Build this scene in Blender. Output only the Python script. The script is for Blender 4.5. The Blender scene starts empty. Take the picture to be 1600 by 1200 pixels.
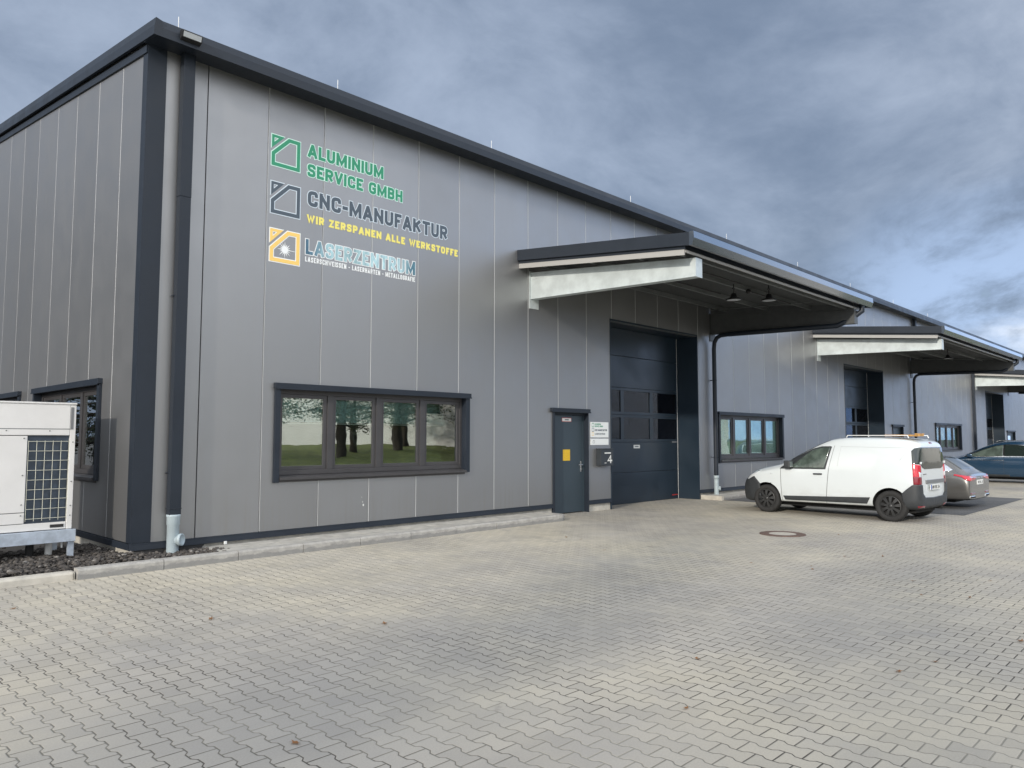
import bpy, bmesh, math, random
from math import sin, cos, pi, radians, atan2, sqrt
from mathutils import Vector, Matrix
from mathutils.bvhtree import BVHTree
random.seed(7)
S = bpy.context.scene
COL = S.collection

# ------------------------------------------------------------------ camera
cam = bpy.data.cameras.new('camera')
cam.sensor_width = 36.0
cam.sensor_fit = 'HORIZONTAL'
cam.lens = 1172.26 / 1600 * 36.0
cam.clip_start = 0.05
cam.clip_end = 3000
camo = bpy.data.objects.new('camera', cam)
COL.objects.link(camo)
yaw, pitch, roll = radians(45.831), radians(4.109), radians(0.0386)
fw = Vector((sin(yaw)*cos(pitch), cos(yaw)*cos(pitch), sin(pitch)))
rt = Vector((cos(yaw), -sin(yaw), 0))
up = rt.cross(fw)
r2 = rt*cos(roll) + up*sin(roll)
u2 = -rt*sin(roll) + up*cos(roll)
M = Matrix((r2, u2, -fw)).transposed().to_4x4()
M.translation = Vector((-3.77, -10.83, 1.69))
camo.matrix_world = M
S.camera = camo
S.render.resolution_x = 1024
S.render.resolution_y = 768

# ------------------------------------------------------------------ world, sun, exposure
S.view_settings.view_transform = 'Standard'
S.view_settings.look = 'None'
S.view_settings.gamma = 1
S.view_settings.exposure = 0.35
SUN_DIR = Vector((1.0, 0.30, -0.34)).normalized()      # direction the light travels
SUN_EL = math.asin(-SUN_DIR.z)
sun = bpy.data.lights.new('sun', 'SUN')
sun.energy = 2.15
sun.angle = radians(2.0)
sun.color = (1.0, 0.92, 0.81)
suno = bpy.data.objects.new('sun', sun)
COL.objects.link(suno)
suno.rotation_euler = SUN_DIR.to_track_quat('-Z', 'Y').to_euler()
suno.location = (-30, -10, 20)


class NT:
    """small helper for building node trees"""
    def __init__(self, tree):
        self.t = tree
        tree.nodes.clear()

    def n(self, typ, **kw):
        nd = self.t.nodes.new(typ)
        for k, v in kw.items():
            setattr(nd, k, v)
        return nd

    def put(self, sock, v):
        if isinstance(v, bpy.types.NodeSocket):
            self.t.links.new(v, sock)
        elif v is not None:
            if sock.type == 'RGBA' and len(v) == 3:
                v = (*v, 1)
            sock.default_value = v

    def m(self, op, a, b=None, c=None, clamp=False):
        nd = self.n('ShaderNodeMath', operation=op, use_clamp=clamp)
        for i, v in enumerate((a, b, c)):
            if v is not None:
                self.put(nd.inputs[i], v)
        return nd.outputs[0]

    def vm(self, op, a, b=None):
        nd = self.n('ShaderNodeVectorMath', operation=op)
        self.put(nd.inputs[0], a)
        if b is not None:
            self.put(nd.inputs[1], b)
        return nd.outputs['Value'] if op in ('DOT_PRODUCT', 'LENGTH') else nd.outputs[0]

    def mix(self, f, a, b, mode='MIX'):
        nd = self.n('ShaderNodeMix', data_type='RGBA', blend_type=mode)
        self.put(nd.inputs['Factor'], f)
        self.put(nd.inputs[6], a)
        self.put(nd.inputs[7], b)
        return nd.outputs[2]

    def noise(self, vec, scale, detail=4, rough=0.5, dim='3D', w=None):
        nd = self.n('ShaderNodeTexNoise', noise_dimensions=dim)
        if vec is not None:
            self.put(nd.inputs['Vector'], vec)
        nd.inputs['Scale'].default_value = scale
        nd.inputs['Detail'].default_value = detail
        nd.inputs['Roughness'].default_value = rough
        return nd.outputs[0]

    def ramp(self, f, stops):
        nd = self.n('ShaderNodeValToRGB')
        self.put(nd.inputs[0], f)
        e = nd.color_ramp.elements
        while len(e) < len(stops):
            e.new(0.5)
        for i, (p, c) in enumerate(stops):
            e[i].position = p
            e[i].color = (*c, 1) if len(c) == 3 else c
        return nd.outputs[0]

    def rng(self, v, a, b, c=0.0, d=1.0, smooth=True):
        nd = self.n('ShaderNodeMapRange', interpolation_type='SMOOTHSTEP' if smooth else 'LINEAR')
        self.put(nd.inputs[0], v)
        for i, q in enumerate((a, b, c, d)):
            self.put(nd.inputs[i+1], q)
        return nd.outputs[0]

    def xyz(self, v):
        nd = self.n('ShaderNodeSeparateXYZ')
        self.put(nd.inputs[0], v)
        return nd.outputs

    def comb(self, x, y, z):
        nd = self.n('ShaderNodeCombineXYZ')
        for i, q in enumerate((x, y, z)):
            self.put(nd.inputs[i], q)
        return nd.outputs[0]


W = bpy.data.worlds.new('World')
S.world = W
W.use_nodes = True
w = NT(W.node_tree)
sky = w.n('ShaderNodeTexSky', sky_type='NISHITA')
sky.sun_disc = False
sky.sun_elevation = SUN_EL
sky.sun_rotation = atan2(-SUN_DIR.x, -SUN_DIR.y)
sky.air_density = 1.0
sky.dust_density = 1.5
gen = w.n('ShaderNodeTexCoord').outputs['Generated']
dx, dy, dz = w.xyz(gen)
zz = w.m('ADD', w.m('MAXIMUM', dz, 0.0), 0.50)
pv = w.comb(w.m('DIVIDE', dx, zz), w.m('DIVIDE', dy, zz), w.m('MULTIPLY', dz, 0.6))
SKY_OFF = (-8.23, 1.61, -2.88)
pv = w.vm('ADD', pv, SKY_OFF)
warp = w.n('ShaderNodeTexNoise')
w.put(warp.inputs['Vector'], pv)
warp.inputs['Scale'].default_value = 1.3
warp.inputs['Detail'].default_value = 3
pw = w.vm('ADD', pv, w.vm('SCALE', w.vm('SUBTRACT', warp.outputs['Color'], (0.5, 0.5, 0.5))))
pw.node.inputs[1].links[0].from_node.inputs['Scale'].default_value = 0.38
n1 = w.noise(pw, 1.75, 8, 0.56)
n2 = w.noise(pw, 5.0, 7, 0.60)
dens = w.m('ADD', w.m('MULTIPLY', n1, 0.58), w.m('MULTIPLY', n2, 0.42))
# facing: 1 towards the bright side of the sky (behind and left of the camera), 0 ahead
fac = w.vm('DOT_PRODUCT', gen, Vector((-0.38, -0.87, 0.32)).normalized())
bright = w.rng(fac, -0.55, 0.85, 0.0, 1.0)
east = w.rng(w.vm('DOT_PRODUCT', gen, Vector((0.975, 0.20, 0.085)).normalized()), 0.972, 0.998, 0.0, 1.0)
cl_dark = w.mix(dens.node and w.rng(dens, 0.34, 0.66), (0.150, 0.198, 0.285), (0.330, 0.395, 0.510))
cl_white = w.mix(w.rng(n1, 0.38, 0.62), (0.36, 0.48, 0.70), (1.0, 1.0, 1.0))
cl = w.mix(w.m('MULTIPLY', east, w.rng(n2, 0.33, 0.56)), cl_dark, cl_white)
cl_back = w.mix(w.rng(dens, 0.36, 0.62), (0.80, 0.90, 1.10), (1.72, 1.72, 1.70))
cl = w.mix(bright, cl, cl_back)
clear = w.rng(w.vm('DOT_PRODUCT', gen, Vector((0.89, -0.44, 0.13)).normalized()), 0.86, 0.975, 0.0, 1.0)
cl = w.mix(w.m('MULTIPLY', clear, 0.85), cl, w.mix(w.rng(n2, 0.42, 0.62), (0.52, 0.84, 1.45), (0.9, 1.1, 1.5)))
cover = w.rng(dens, 0.27, 0.36)
nsk = w.vm('SCALE', sky.outputs[0])
nsk.node.inputs['Scale'].default_value = 0.10
skycol = w.mix(w.m('MULTIPLY', cover, 0.93), nsk, cl)
bg = w.n('ShaderNodeBackground')
w.put(bg.inputs[0], skycol)
bg.inputs[1].default_value = 1.0
w.put(w.n('ShaderNodeOutputWorld').inputs[0], bg.outputs[0])

# ------------------------------------------------------------------ materials
MATS = {}


def mat(name, color=(0.5, 0.5, 0.5), rough=0.5, metal=0.0, spec=0.5, coat=0.0, var=0.0, vscale=6.0, bump=0.0, bscale=40.0, emit=None, tint=None):
    if name in MATS:
        return MATS[name]
    m_ = bpy.data.materials.new(name)
    m_.use_nodes = True
    t = NT(m_.node_tree)
    b = t.n('ShaderNodeBsdfPrincipled')
    b.inputs['Roughness'].default_value = rough
    b.inputs['Metallic'].default_value = metal
    b.inputs['Specular IOR Level'].default_value = spec
    b.inputs['Coat Weight'].default_value = coat
    b.inputs['Coat Roughness'].default_value = 0.06
    c = color
    pos = t.n('ShaderNodeNewGeometry').outputs['Position']
    if var > 0:
        nz = t.noise(pos, vscale, 5, 0.6)
        lo = tuple(q*(1-var) for q in color)
        hi = tuple(min(1, q*(1+var)) for q in (tint or color))
        c = t.mix(t.rng(nz, 0.3, 0.7), lo, hi)
        t.put(b.inputs['Roughness'], t.rng(nz, 0.3, 0.7, max(0, rough-0.06), min(1, rough+0.08)))
    t.put(b.inputs['Base Color'], c)
    if bump > 0:
        bp = t.n('ShaderNodeBump')
        bp.inputs['Strength'].default_value = bump
        bp.inputs['Distance'].default_value = 0.01
        t.put(bp.inputs['Height'], t.noise(pos, bscale, 6, 0.65))
        t.put(b.inputs['Normal'], bp.outputs[0])
    if emit:
        b.inputs['Emission Color'].default_value = (*emit[0], 1)
        b.inputs['Emission Strength'].default_value = emit[1]
    t.put(t.n('ShaderNodeOutputMaterial').inputs[0], b.outputs[0])
    MATS[name] = m_
    return m_


def custom(name, fn):
    m_ = bpy.data.materials.new(name)
    m_.use_nodes = True
    t = NT(m_.node_tree)
    pos = t.n('ShaderNodeNewGeometry').outputs['Position']
    sh = fn(t, pos)
    t.put(t.n('ShaderNodeOutputMaterial').inputs[0], sh)
    MATS[name] = m_
    return m_


def princ(t, color, rough, normal=None, metal=0.0, spec=0.5):
    b = t.n('ShaderNodeBsdfPrincipled')
    t.put(b.inputs['Base Color'], color)
    t.put(b.inputs['Roughness'], rough)
    t.put(b.inputs['Metallic'], metal)
    b.inputs['Specular IOR Level'].default_value = spec
    if normal is not None:
        t.put(b.inputs['Normal'], normal)
    return b.outputs[0]


def bumpn(t, h, strength, dist):
    bp = t.n('ShaderNodeBump')
    bp.inputs['Strength'].default_value = strength
    bp.inputs['Distance'].default_value = dist
    t.put(bp.inputs['Height'], h)
    return bp.outputs[0]


def paver_shader(dark):
    def f(t, pos):
        Wd, L, A = 0.1325, 0.2035, 0.0115
        x, y, z = t.xyz(pos)
        # the laid stones wander a little
        wob = t.n('ShaderNodeTexNoise')
        t.put(wob.inputs['Vector'], pos)
        wob.inputs['Scale'].default_value = 2.2
        wx, wy, wz = t.xyz(wob.outputs['Color'])
        x = t.m('ADD', t.m('ADD', x, 0.017), t.m('MULTIPLY', t.m('SUBTRACT', wx, 0.5), 0.012))
        y = t.m('ADD', t.m('ADD', y, 0.02), t.m('MULTIPLY', t.m('SUBTRACT', wy, 0.5), 0.012))
        u = t.m('DIVIDE', x, Wd)
        tt = t.m('DIVIDE', y, L)
        tri = t.m('SUBTRACT', t.m('MULTIPLY', t.m('ABSOLUTE', t.m('SUBTRACT', t.m('FRACT', tt), 0.5)), 4.0), 1.0)
        trap = t.m('MAXIMUM', t.m('MINIMUM', t.m('MULTIPLY', tri, 3.6), 1.0), -1.0)
        k = t.m('FLOOR', t.m('ADD', u, 0.5))
        s = t.m('SUBTRACT', 1.0, t.m('MULTIPLY', t.m('FLOORED_MODULO', k, 2.0), 2.0))
        bx = t.m('ADD', t.m('MULTIPLY', k, Wd), t.m('MULTIPLY', t.m('MULTIPLY', s, trap), A))
        dd = t.m('SUBTRACT', x, bx)
        col = t.m('ADD', t.m('SUBTRACT', k, 1.0), t.m('GREATER_THAN', dd, 0.0))
        par = t.m('FLOORED_MODULO', col, 2.0)
        v = t.m('ADD', tt, t.m('MULTIPLY', t.m('SUBTRACT', 1.0, par), 0.5))
        row = t.m('FLOOR', v)
        d2 = t.m('MULTIPLY', t.m('ABSOLUTE', t.m('SUBTRACT', t.m('FRACT', t.m('ADD', v, 0.5)), 0.5)), L)
        d = t.m('MINIMUM', t.m('ABSOLUTE', dd), d2)
        n_f = t.noise(pos, 90, 3, 0.6)
        jw = t.m('ADD', 0.0021, t.m('MULTIPLY', t.noise(pos, 5, 3, 0.6), 0.0022))
        stone = t.rng(t.m('SUBTRACT', d, jw), 0.0, 0.0022)
        wn = t.n('ShaderNodeTexWhiteNoise', noise_dimensions='2D')
        t.put(wn.inputs['Vector'], t.comb(col, row, 0.0))
        rnd = wn.outputs[0]
        n_l = t.noise(pos, 0.23, 4, 0.55)
        n_m = t.noise(pos, 1.4, 5, 0.6)
        if dark:
            a, b_ = (0.085, 0.088, 0.09), (0.14, 0.142, 0.145)
        else:
            a, b_ = (0.340, 0.323, 0.293), (0.495, 0.454, 0.362)
        base = t.mix(t.rng(n_l, 0.32, 0.68), a, b_)
        base = t.mix(t.m('MULTIPLY', t.rng(n_m, 0.35, 0.75), 0.45), base, tuple(q*0.92 for q in a) if dark else (0.345, 0.332, 0.312))
        base = t.mix(1.0, base, t.mix(rnd, (0.92, 0.92, 0.925), (1.06, 1.055, 1.045)), 'MULTIPLY')
        base = t.mix(1.0, base, t.mix(n_f, (0.82, 0.82, 0.82), (1.16, 1.16, 1.16)), 'MULTIPLY')
        # tyre-worn streaks along the lane and pale sand swept towards the wall
        stk = t.noise(t.vm('MULTIPLY', pos, (0.10, 0.9, 1.0)), 1.0, 4, 0.6)
        base = t.mix(1.0, base, t.mix(t.rng(stk, 0.32, 0.68), (0.94, 0.94, 0.945), (1.05, 1.045, 1.035)), 'MULTIPLY')
        if not dark:
            yy_ = t.xyz(pos)[1]
            sand = t.m('MULTIPLY', t.rng(yy_, -4.5, -0.9), t.rng(t.noise(pos, 0.55, 5, 0.65), 0.40, 0.66))
            base = t.mix(t.m('MULTIPLY', sand, 0.5), base, (0.56, 0.52, 0.44))
        old = t.m('GREATER_THAN', wn.outputs[0], 0.965)
        base = t.mix(t.m('MULTIPLY', old, 0.30), base, (0.20, 0.195, 0.19))
        # dirt spots and oil drips
        sp = t.rng(t.noise(pos, 0.9, 6, 0.7), 0.64, 0.74)
        base = t.mix(t.m('MULTIPLY', sp, 0.5), base, (0.13, 0.125, 0.12))
        joint = t.mix(t.rng(t.noise(pos, 0.8, 4, 0.6), 0.35, 0.65), (0.075, 0.068, 0.055), (0.27, 0.255, 0.212))
        if dark:
            joint = (0.05, 0.05, 0.05)
        c = t.mix(stone, joint, base)
        h = t.m('ADD', t.m('MULTIPLY', t.rng(d, 0.0, 0.009), 1.0), t.m('MULTIPLY', n_f, 0.12))
        tilt = t.m('MULTIPLY', rnd, 0.07)
        return princ(t, c, t.rng(n_m, 0.3, 0.7, 0.72, 0.9), bumpn(t, t.m('ADD', h, tilt), 0.75, 0.004), spec=0.35)
    return f


custom('paver_stone', paver_shader(False))
custom('dark_paver_stone', paver_shader(True))


def panel_shader(axis, off, pitch):
    def f(t, pos):
        x, y, z = t.xyz(pos)
        q = (x, y)[axis]
        idx = t.m('FLOOR', t.m('DIVIDE', t.m('SUBTRACT', q, off), pitch))
        wn = t.n('ShaderNodeTexWhiteNoise', noise_dimensions='1D')
        t.put(wn.inputs['W'], idx)
        mul = t.rng(wn.outputs[0], 0, 1, 0.95, 1.04, False)
        n = t.noise(t.vm('MULTIPLY', pos, (1.0, 1.0, 0.35)), 0.8, 4, 0.5)
        streak = t.noise(t.vm('MULTIPLY', pos, (14.0, 14.0, 0.5)), 1.0, 4, 0.6)
        c = t.mix(n, (0.302, 0.305, 0.309), (0.325, 0.328, 0.333))
        c = t.mix(1.0, c, t.comb(mul, mul, mul), 'MULTIPLY')
        # rain streaks and splash dirt near the ground
        low = t.rng(z, 0.25, 0.95, 0.45, 0.0)
        c = t.mix(t.m('MULTIPLY', t.m('ADD', low, 0.12), t.rng(streak, 0.4, 0.8)), c, (0.30, 0.29, 0.27))
        rn = t.noise(pos, 2.0, 3, 0.5)
        wav = bumpn(t, t.noise(t.vm('MULTIPLY', pos, (1.0, 1.0, 0.4)), 0.9, 2, 0.4), 0.10, 0.02)
        return princ(t, c, t.rng(rn, 0.3, 0.7, 0.43, 0.48), wav, metal=0.80)
    return f


custom('silver_panel', panel_shader(0, 0.85, 1.0))
custom('silver_panel_gable', panel_shader(1, 1.0, 1.13))
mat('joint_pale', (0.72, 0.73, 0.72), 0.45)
mat('joint_dark', (0.05, 0.05, 0.055), 0.6)
mat('anthracite', (0.017, 0.023, 0.033), 0.45, var=0.08, vscale=2.0, spec=0.32)
mat('anthracite_gloss', (0.038, 0.052, 0.072), 0.2, spec=0.8, coat=1.0)
mat('anthracite_gate', (0.014, 0.026, 0.041), 0.36, var=0.10, vscale=1.2)
mat('anthracite_frame', (0.052, 0.050, 0.052), 0.42, var=0.06, vscale=3)
mat('door_paint', (0.034, 0.052, 0.067), 0.45, var=0.06, vscale=1.5)
mat('galvanised', (0.54, 0.595, 0.60), 0.5, metal=0.25, var=0.12, vscale=3.0, bump=0.05)
mat('galvanised_dull', (0.17, 0.18, 0.178), 0.5, metal=0.4, var=0.12, vscale=3.0)
mat('zinc_rail', (0.46, 0.52, 0.60), 0.42, metal=0.45, var=0.14, vscale=9.0)
mat('beam_shaded', (0.085, 0.09, 0.092), 0.5, metal=0.3, var=0.1)  # galvanised steel with the shade under the canopy put into its colour
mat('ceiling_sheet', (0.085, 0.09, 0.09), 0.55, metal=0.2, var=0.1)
mat('pvc_grey', (0.37, 0.44, 0.47), 0.35, var=0.06)
mat('pale_strip', (0.36, 0.355, 0.34), 0.5)
mat('concrete_plinth', (0.46, 0.44, 0.39), 0.85, var=0.15, vscale=7, bump=0.3)


def concrete_kerb(t, pos):
    x, y, z = t.xyz(pos)
    n = t.noise(pos, 9, 6, 0.65)
    f_ = t.noise(pos, 120, 3, 0.6)
    c = t.mix(t.rng(n, 0.3, 0.7), (0.31, 0.30, 0.28), (0.43, 0.417, 0.385))
    nz = t.xyz(t.n('ShaderNodeNewGeometry').outputs['Normal'])[2]
    wet = t.m('MULTIPLY', t.rng(t.m('ADD', z, t.m('MULTIPLY', t.m('SUBTRACT', t.noise(t.vm('MULTIPLY', pos, (1, 1, 3)), 5, 6, 0.7), 0.5), 0.13)), 0.075, 0.05), t.m('SUBTRACT', 1.0, t.m('ABSOLUTE', nz)))
    c = t.mix(t.m('MULTIPLY', wet, 0.7), c, (0.20, 0.20, 0.195))
    c = t.mix(1.0, c, t.mix(f_, (0.8, 0.8, 0.8), (1.18, 1.18, 1.18)), 'MULTIPLY')
    return princ(t, c, 0.88, bumpn(t, t.m('ADD', n, f_), 0.35, 0.006), spec=0.3)


custom('concrete_kerb', concrete_kerb)
mat('concrete_slab', (0.41, 0.395, 0.355), 0.88, var=0.16, vscale=5, bump=0.35, bscale=70)
mat('kerb_beige', (0.47, 0.445, 0.39), 0.88, var=0.12, vscale=8, bump=0.3, bscale=80)
mat('gravel_bed', (0.05, 0.046, 0.042), 0.95, var=0.3, vscale=30, bump=0.8)


def gravel_sh(t, pos):
    oi = t.n('ShaderNodeNewGeometry').outputs['Random Per Island']
    c = t.mix(oi, (0.028, 0.025, 0.023), (0.11, 0.10, 0.09))
    c = t.mix(t.rng(oi, 0.93, 0.97), c, (0.22, 0.21, 0.195))
    c = t.mix(1.0, c, t.mix(t.noise(pos, 60, 4, 0.6), (0.7, 0.7, 0.7), (1.25, 1.22, 1.2)), 'MULTIPLY')
    return princ(t, c, 0.9, bumpn(t, t.noise(pos, 90, 4, 0.7), 0.5, 0.004))


custom('gravel_stone', gravel_sh)
mat('asphalt', (0.075, 0.075, 0.072), 0.9, var=0.2, vscale=1.0)
mat('white_unit', (0.66, 0.65, 0.63), 0.42, var=0.03, vscale=3)
mat('coil_dark', (0.028, 0.042, 0.062), 0.45, var=0.25, vscale=14)
mat('wire_pale', (0.62, 0.62, 0.52), 0.45)
mat('vent_black', (0.02, 0.02, 0.02), 0.7)
mat('white_lens', (0.42, 0.44, 0.45), 0.3)
mat('vinyl_green', (0.022, 0.26, 0.135), 0.45)
mat('vinyl_grey', (0.062, 0.085, 0.11), 0.45)
mat('vinyl_yellow', (0.83, 0.73, 0.17), 0.45)
mat('vinyl_amber', (0.86, 0.58, 0.16), 0.45)
mat('vinyl_white', (0.82, 0.84, 0.84), 0.4)
mat('vinyl_line_green', (0.60, 0.82, 0.74), 0.4)
mat('vinyl_line_grey', (0.62, 0.70, 0.76), 0.4)


def laser_sh(t, pos):
    x, y, z = t.xyz(pos)
    g = t.ramp(t.rng(x, 2.5, 4.82, smooth=False), [(0.0, (0.035, 0.10, 0.16)), (0.09, (0.10, 0.20, 0.27)), (0.20, (0.36, 0.55, 0.60)), (0.42, (0.30, 0.45, 0.48)), (0.6, (0.42, 0.62, 0.67)), (0.86, (0.38, 0.55, 0.60)), (0.95, (0.08, 0.19, 0.25))])
    n = t.noise(t.vm('MULTIPLY', pos, (22, 1, 6)), 1.0, 4, 0.6)
    c = t.mix(1.0, g, t.mix(t.rng(n, 0.3, 0.7), (0.7, 0.72, 0.75), (1.25, 1.25, 1.22)), 'MULTIPLY')
    return princ(t, c, 0.4)


custom('vinyl_laser', laser_sh)
mat('sign_white', (0.80, 0.83, 0.83), 0.25, coat=0.4)
mat('label_red', (0.45, 0.03, 0.03), 0.5)
mat('sticker_yellow', (0.72, 0.45, 0.02), 0.5, var=0.08, vscale=30)
mat('mailbox_grey', (0.028, 0.034, 0.04), 0.4, var=0.05)
mat('steel', (0.62, 0.63, 0.64), 0.3, metal=0.9)
mat('lamp_black', (0.012, 0.012, 0.013), 0.5)
mat('rust_iron', (0.115, 0.075, 0.06), 0.8, var=0.3, vscale=20, bump=0.4)
mat('cover_concrete', (0.42, 0.395, 0.34), 0.85, var=0.12, vscale=25, bump=0.3)
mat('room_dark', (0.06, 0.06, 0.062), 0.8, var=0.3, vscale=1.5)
mat('room_pale', (0.50, 0.62, 0.62), 0.8, var=0.2, vscale=2.0)
mat('blind_slat', (0.70, 0.90, 0.90), 0.5)
mat('blind_rail', (0.80, 0.82, 0.78), 0.4)
mat('ceiling_lamp', (0.8, 0.8, 0.8), 0.5, emit=((1.0, 0.97, 0.9), 5.0))
mat('curtain', (0.33, 0.32, 0.28), 0.8)
mat('warm_shade', (0.75, 0.52, 0.10), 0.6)
mat('gate_film', (0.045, 0.047, 0.060), 0.3, var=0.5, vscale=3)
mat('plastic_film', (0.30, 0.31, 0.34), 0.35, var=0.5, vscale=2.5)


def glass_sh(tintc, refl, mult=1.6):
    def f(t, pos):
        fr = t.n('ShaderNodeFresnel')
        fr.inputs[0].default_value = 1.52
        fc = t.m('ADD', t.m('MULTIPLY', fr.outputs[0], mult), refl, clamp=True)
        gl = t.n('ShaderNodeBsdfGlossy')
        gl.inputs['Roughness'].default_value = 0.006
        gl.inputs['Color'].default_value = (0.95, 0.97, 0.97, 1)
        t.put(gl.inputs['Normal'], bumpn(t, t.noise(pos, 1.9, 2, 0.4), 0.06, 0.02))
        tr = t.n('ShaderNodeBsdfTransparent')
        tr.inputs[0].default_value = (*tintc, 1)
        mx = t.n('ShaderNodeMixShader')
        t.put(mx.inputs[0], fc)
        t.put(mx.inputs[1], tr.outputs[0])
        t.put(mx.inputs[2], gl.outputs[0])
        return mx.outputs[0]
    return f


custom('window_glass', glass_sh((0.84, 0.92, 0.90), 0.30))
custom('window_glass_clear', glass_sh((0.80, 0.90, 0.88), 0.03, 0.45))
custom('gate_glass', glass_sh((0.32, 0.35, 0.42), -0.02, 0.5))
# vehicles
def van_paint(t, pos):
    z = t.xyz(pos)[2]
    n = t.noise(t.vm('MULTIPLY', pos, (3, 3, 7)), 1.0, 6, 0.7)
    d_ = t.m('MULTIPLY', t.rng(z, 0.75, 0.22), t.rng(n, 0.35, 0.7))
    c = t.mix(t.m('MULTIPLY', d_, 0.38), (0.61, 0.655, 0.67), (0.30, 0.28, 0.25))
    b = t.n('ShaderNodeBsdfPrincipled')
    t.put(b.inputs['Base Color'], c)
    b.inputs['Roughness'].default_value = 0.28
    b.inputs['Coat Weight'].default_value = 0.8
    b.inputs['Coat Roughness'].default_value = 0.05
    return b.outputs[0]


custom('paint_white', van_paint)
mat('crease_shade', (0.50, 0.53, 0.54), 0.35)  # shade of the body creases, painted as thin grey strips
mat('plastic_black', (0.032, 0.036, 0.040), 0.55, var=0.12, vscale=8)
mat('plastic_trim', (0.16, 0.165, 0.17), 0.5)
mat('tyre_rubber', (0.022, 0.022, 0.022), 0.85, var=0.2, vscale=12, bump=0.2)
mat('wheel_black', (0.026, 0.027, 0.028), 0.4)
mat('wheel_alloy', (0.36, 0.36, 0.37), 0.35, metal=0.7)
mat('under_black', (0.010, 0.010, 0.010), 0.9)
mat('car_glass', (0.016, 0.024, 0.022), 0.04, spec=0.7, coat=0.6)
mat('car_glass_green', (0.075, 0.098, 0.085), 0.05, spec=0.6, coat=0.5, var=0.35, vscale=5)
mat('lamp_red', (0.50, 0.012, 0.03), 0.12, coat=0.8, var=0.2, vscale=30)
mat('lamp_dark_red', (0.20, 0.008, 0.02), 0.15, coat=0.8)
mat('lamp_clear', (0.62, 0.65, 0.67), 0.12, coat=0.8)
mat('chrome', (0.80, 0.81, 0.82), 0.12, metal=1.0)
mat('paint_taupe', (0.150, 0.147, 0.140), 0.26, metal=0.55, coat=0.8)
mat('paint_blue', (0.016, 0.050, 0.098), 0.22, metal=0.3, coat=0.9)
mat('plate_white', (0.72, 0.73, 0.70), 0.45)
mat('plate_blue', (0.02, 0.07, 0.34), 0.45)
mat('ink_black', (0.015, 0.015, 0.017), 0.6)
mat('ink_grey', (0.09, 0.11, 0.13), 0.6)
mat('wood_plank', (0.48, 0.27, 0.085), 0.7, var=0.25, vscale=10)
# surroundings that the panes mirror
mat('grass', (0.12, 0.14, 0.028), 0.9, var=0.35, vscale=1.5, bump=0.6)
mat('render_white', (0.86, 0.85, 0.81), 0.85, var=0.06, vscale=0.4)
mat('bark', (0.055, 0.045, 0.035), 0.9, var=0.3, vscale=8, bump=0.6)


def leaf_sh(a, b_):
    def f(t, pos):
        oi = t.n('ShaderNodeNewGeometry').outputs['Random Per Island']
        c = t.mix(oi, a, b_)
        d_ = t.n('ShaderNodeBsdfPrincipled')
        t.put(d_.inputs['Base Color'], c)
        d_.inputs['Roughness'].default_value = 0.6
        tl = t.n('ShaderNodeBsdfTranslucent')
        t.put(tl.inputs[0], c)
        mx = t.n('ShaderNodeMixShader')
        mx.inputs[0].default_value = 0.3
        t.put(mx.inputs[1], d_.outputs[0])
        t.put(mx.inputs[2], tl.outputs[0])
        return mx.outputs[0]
    return f


custom('leaf_green', leaf_sh((0.035, 0.055, 0.014), (0.10, 0.095, 0.03)))
custom('leaf_fir', leaf_sh((0.018, 0.03, 0.014), (0.04, 0.055, 0.025)))
custom('leaf_fallen', leaf_sh((0.20, 0.075, 0.025), (0.30, 0.15, 0.06)))


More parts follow.
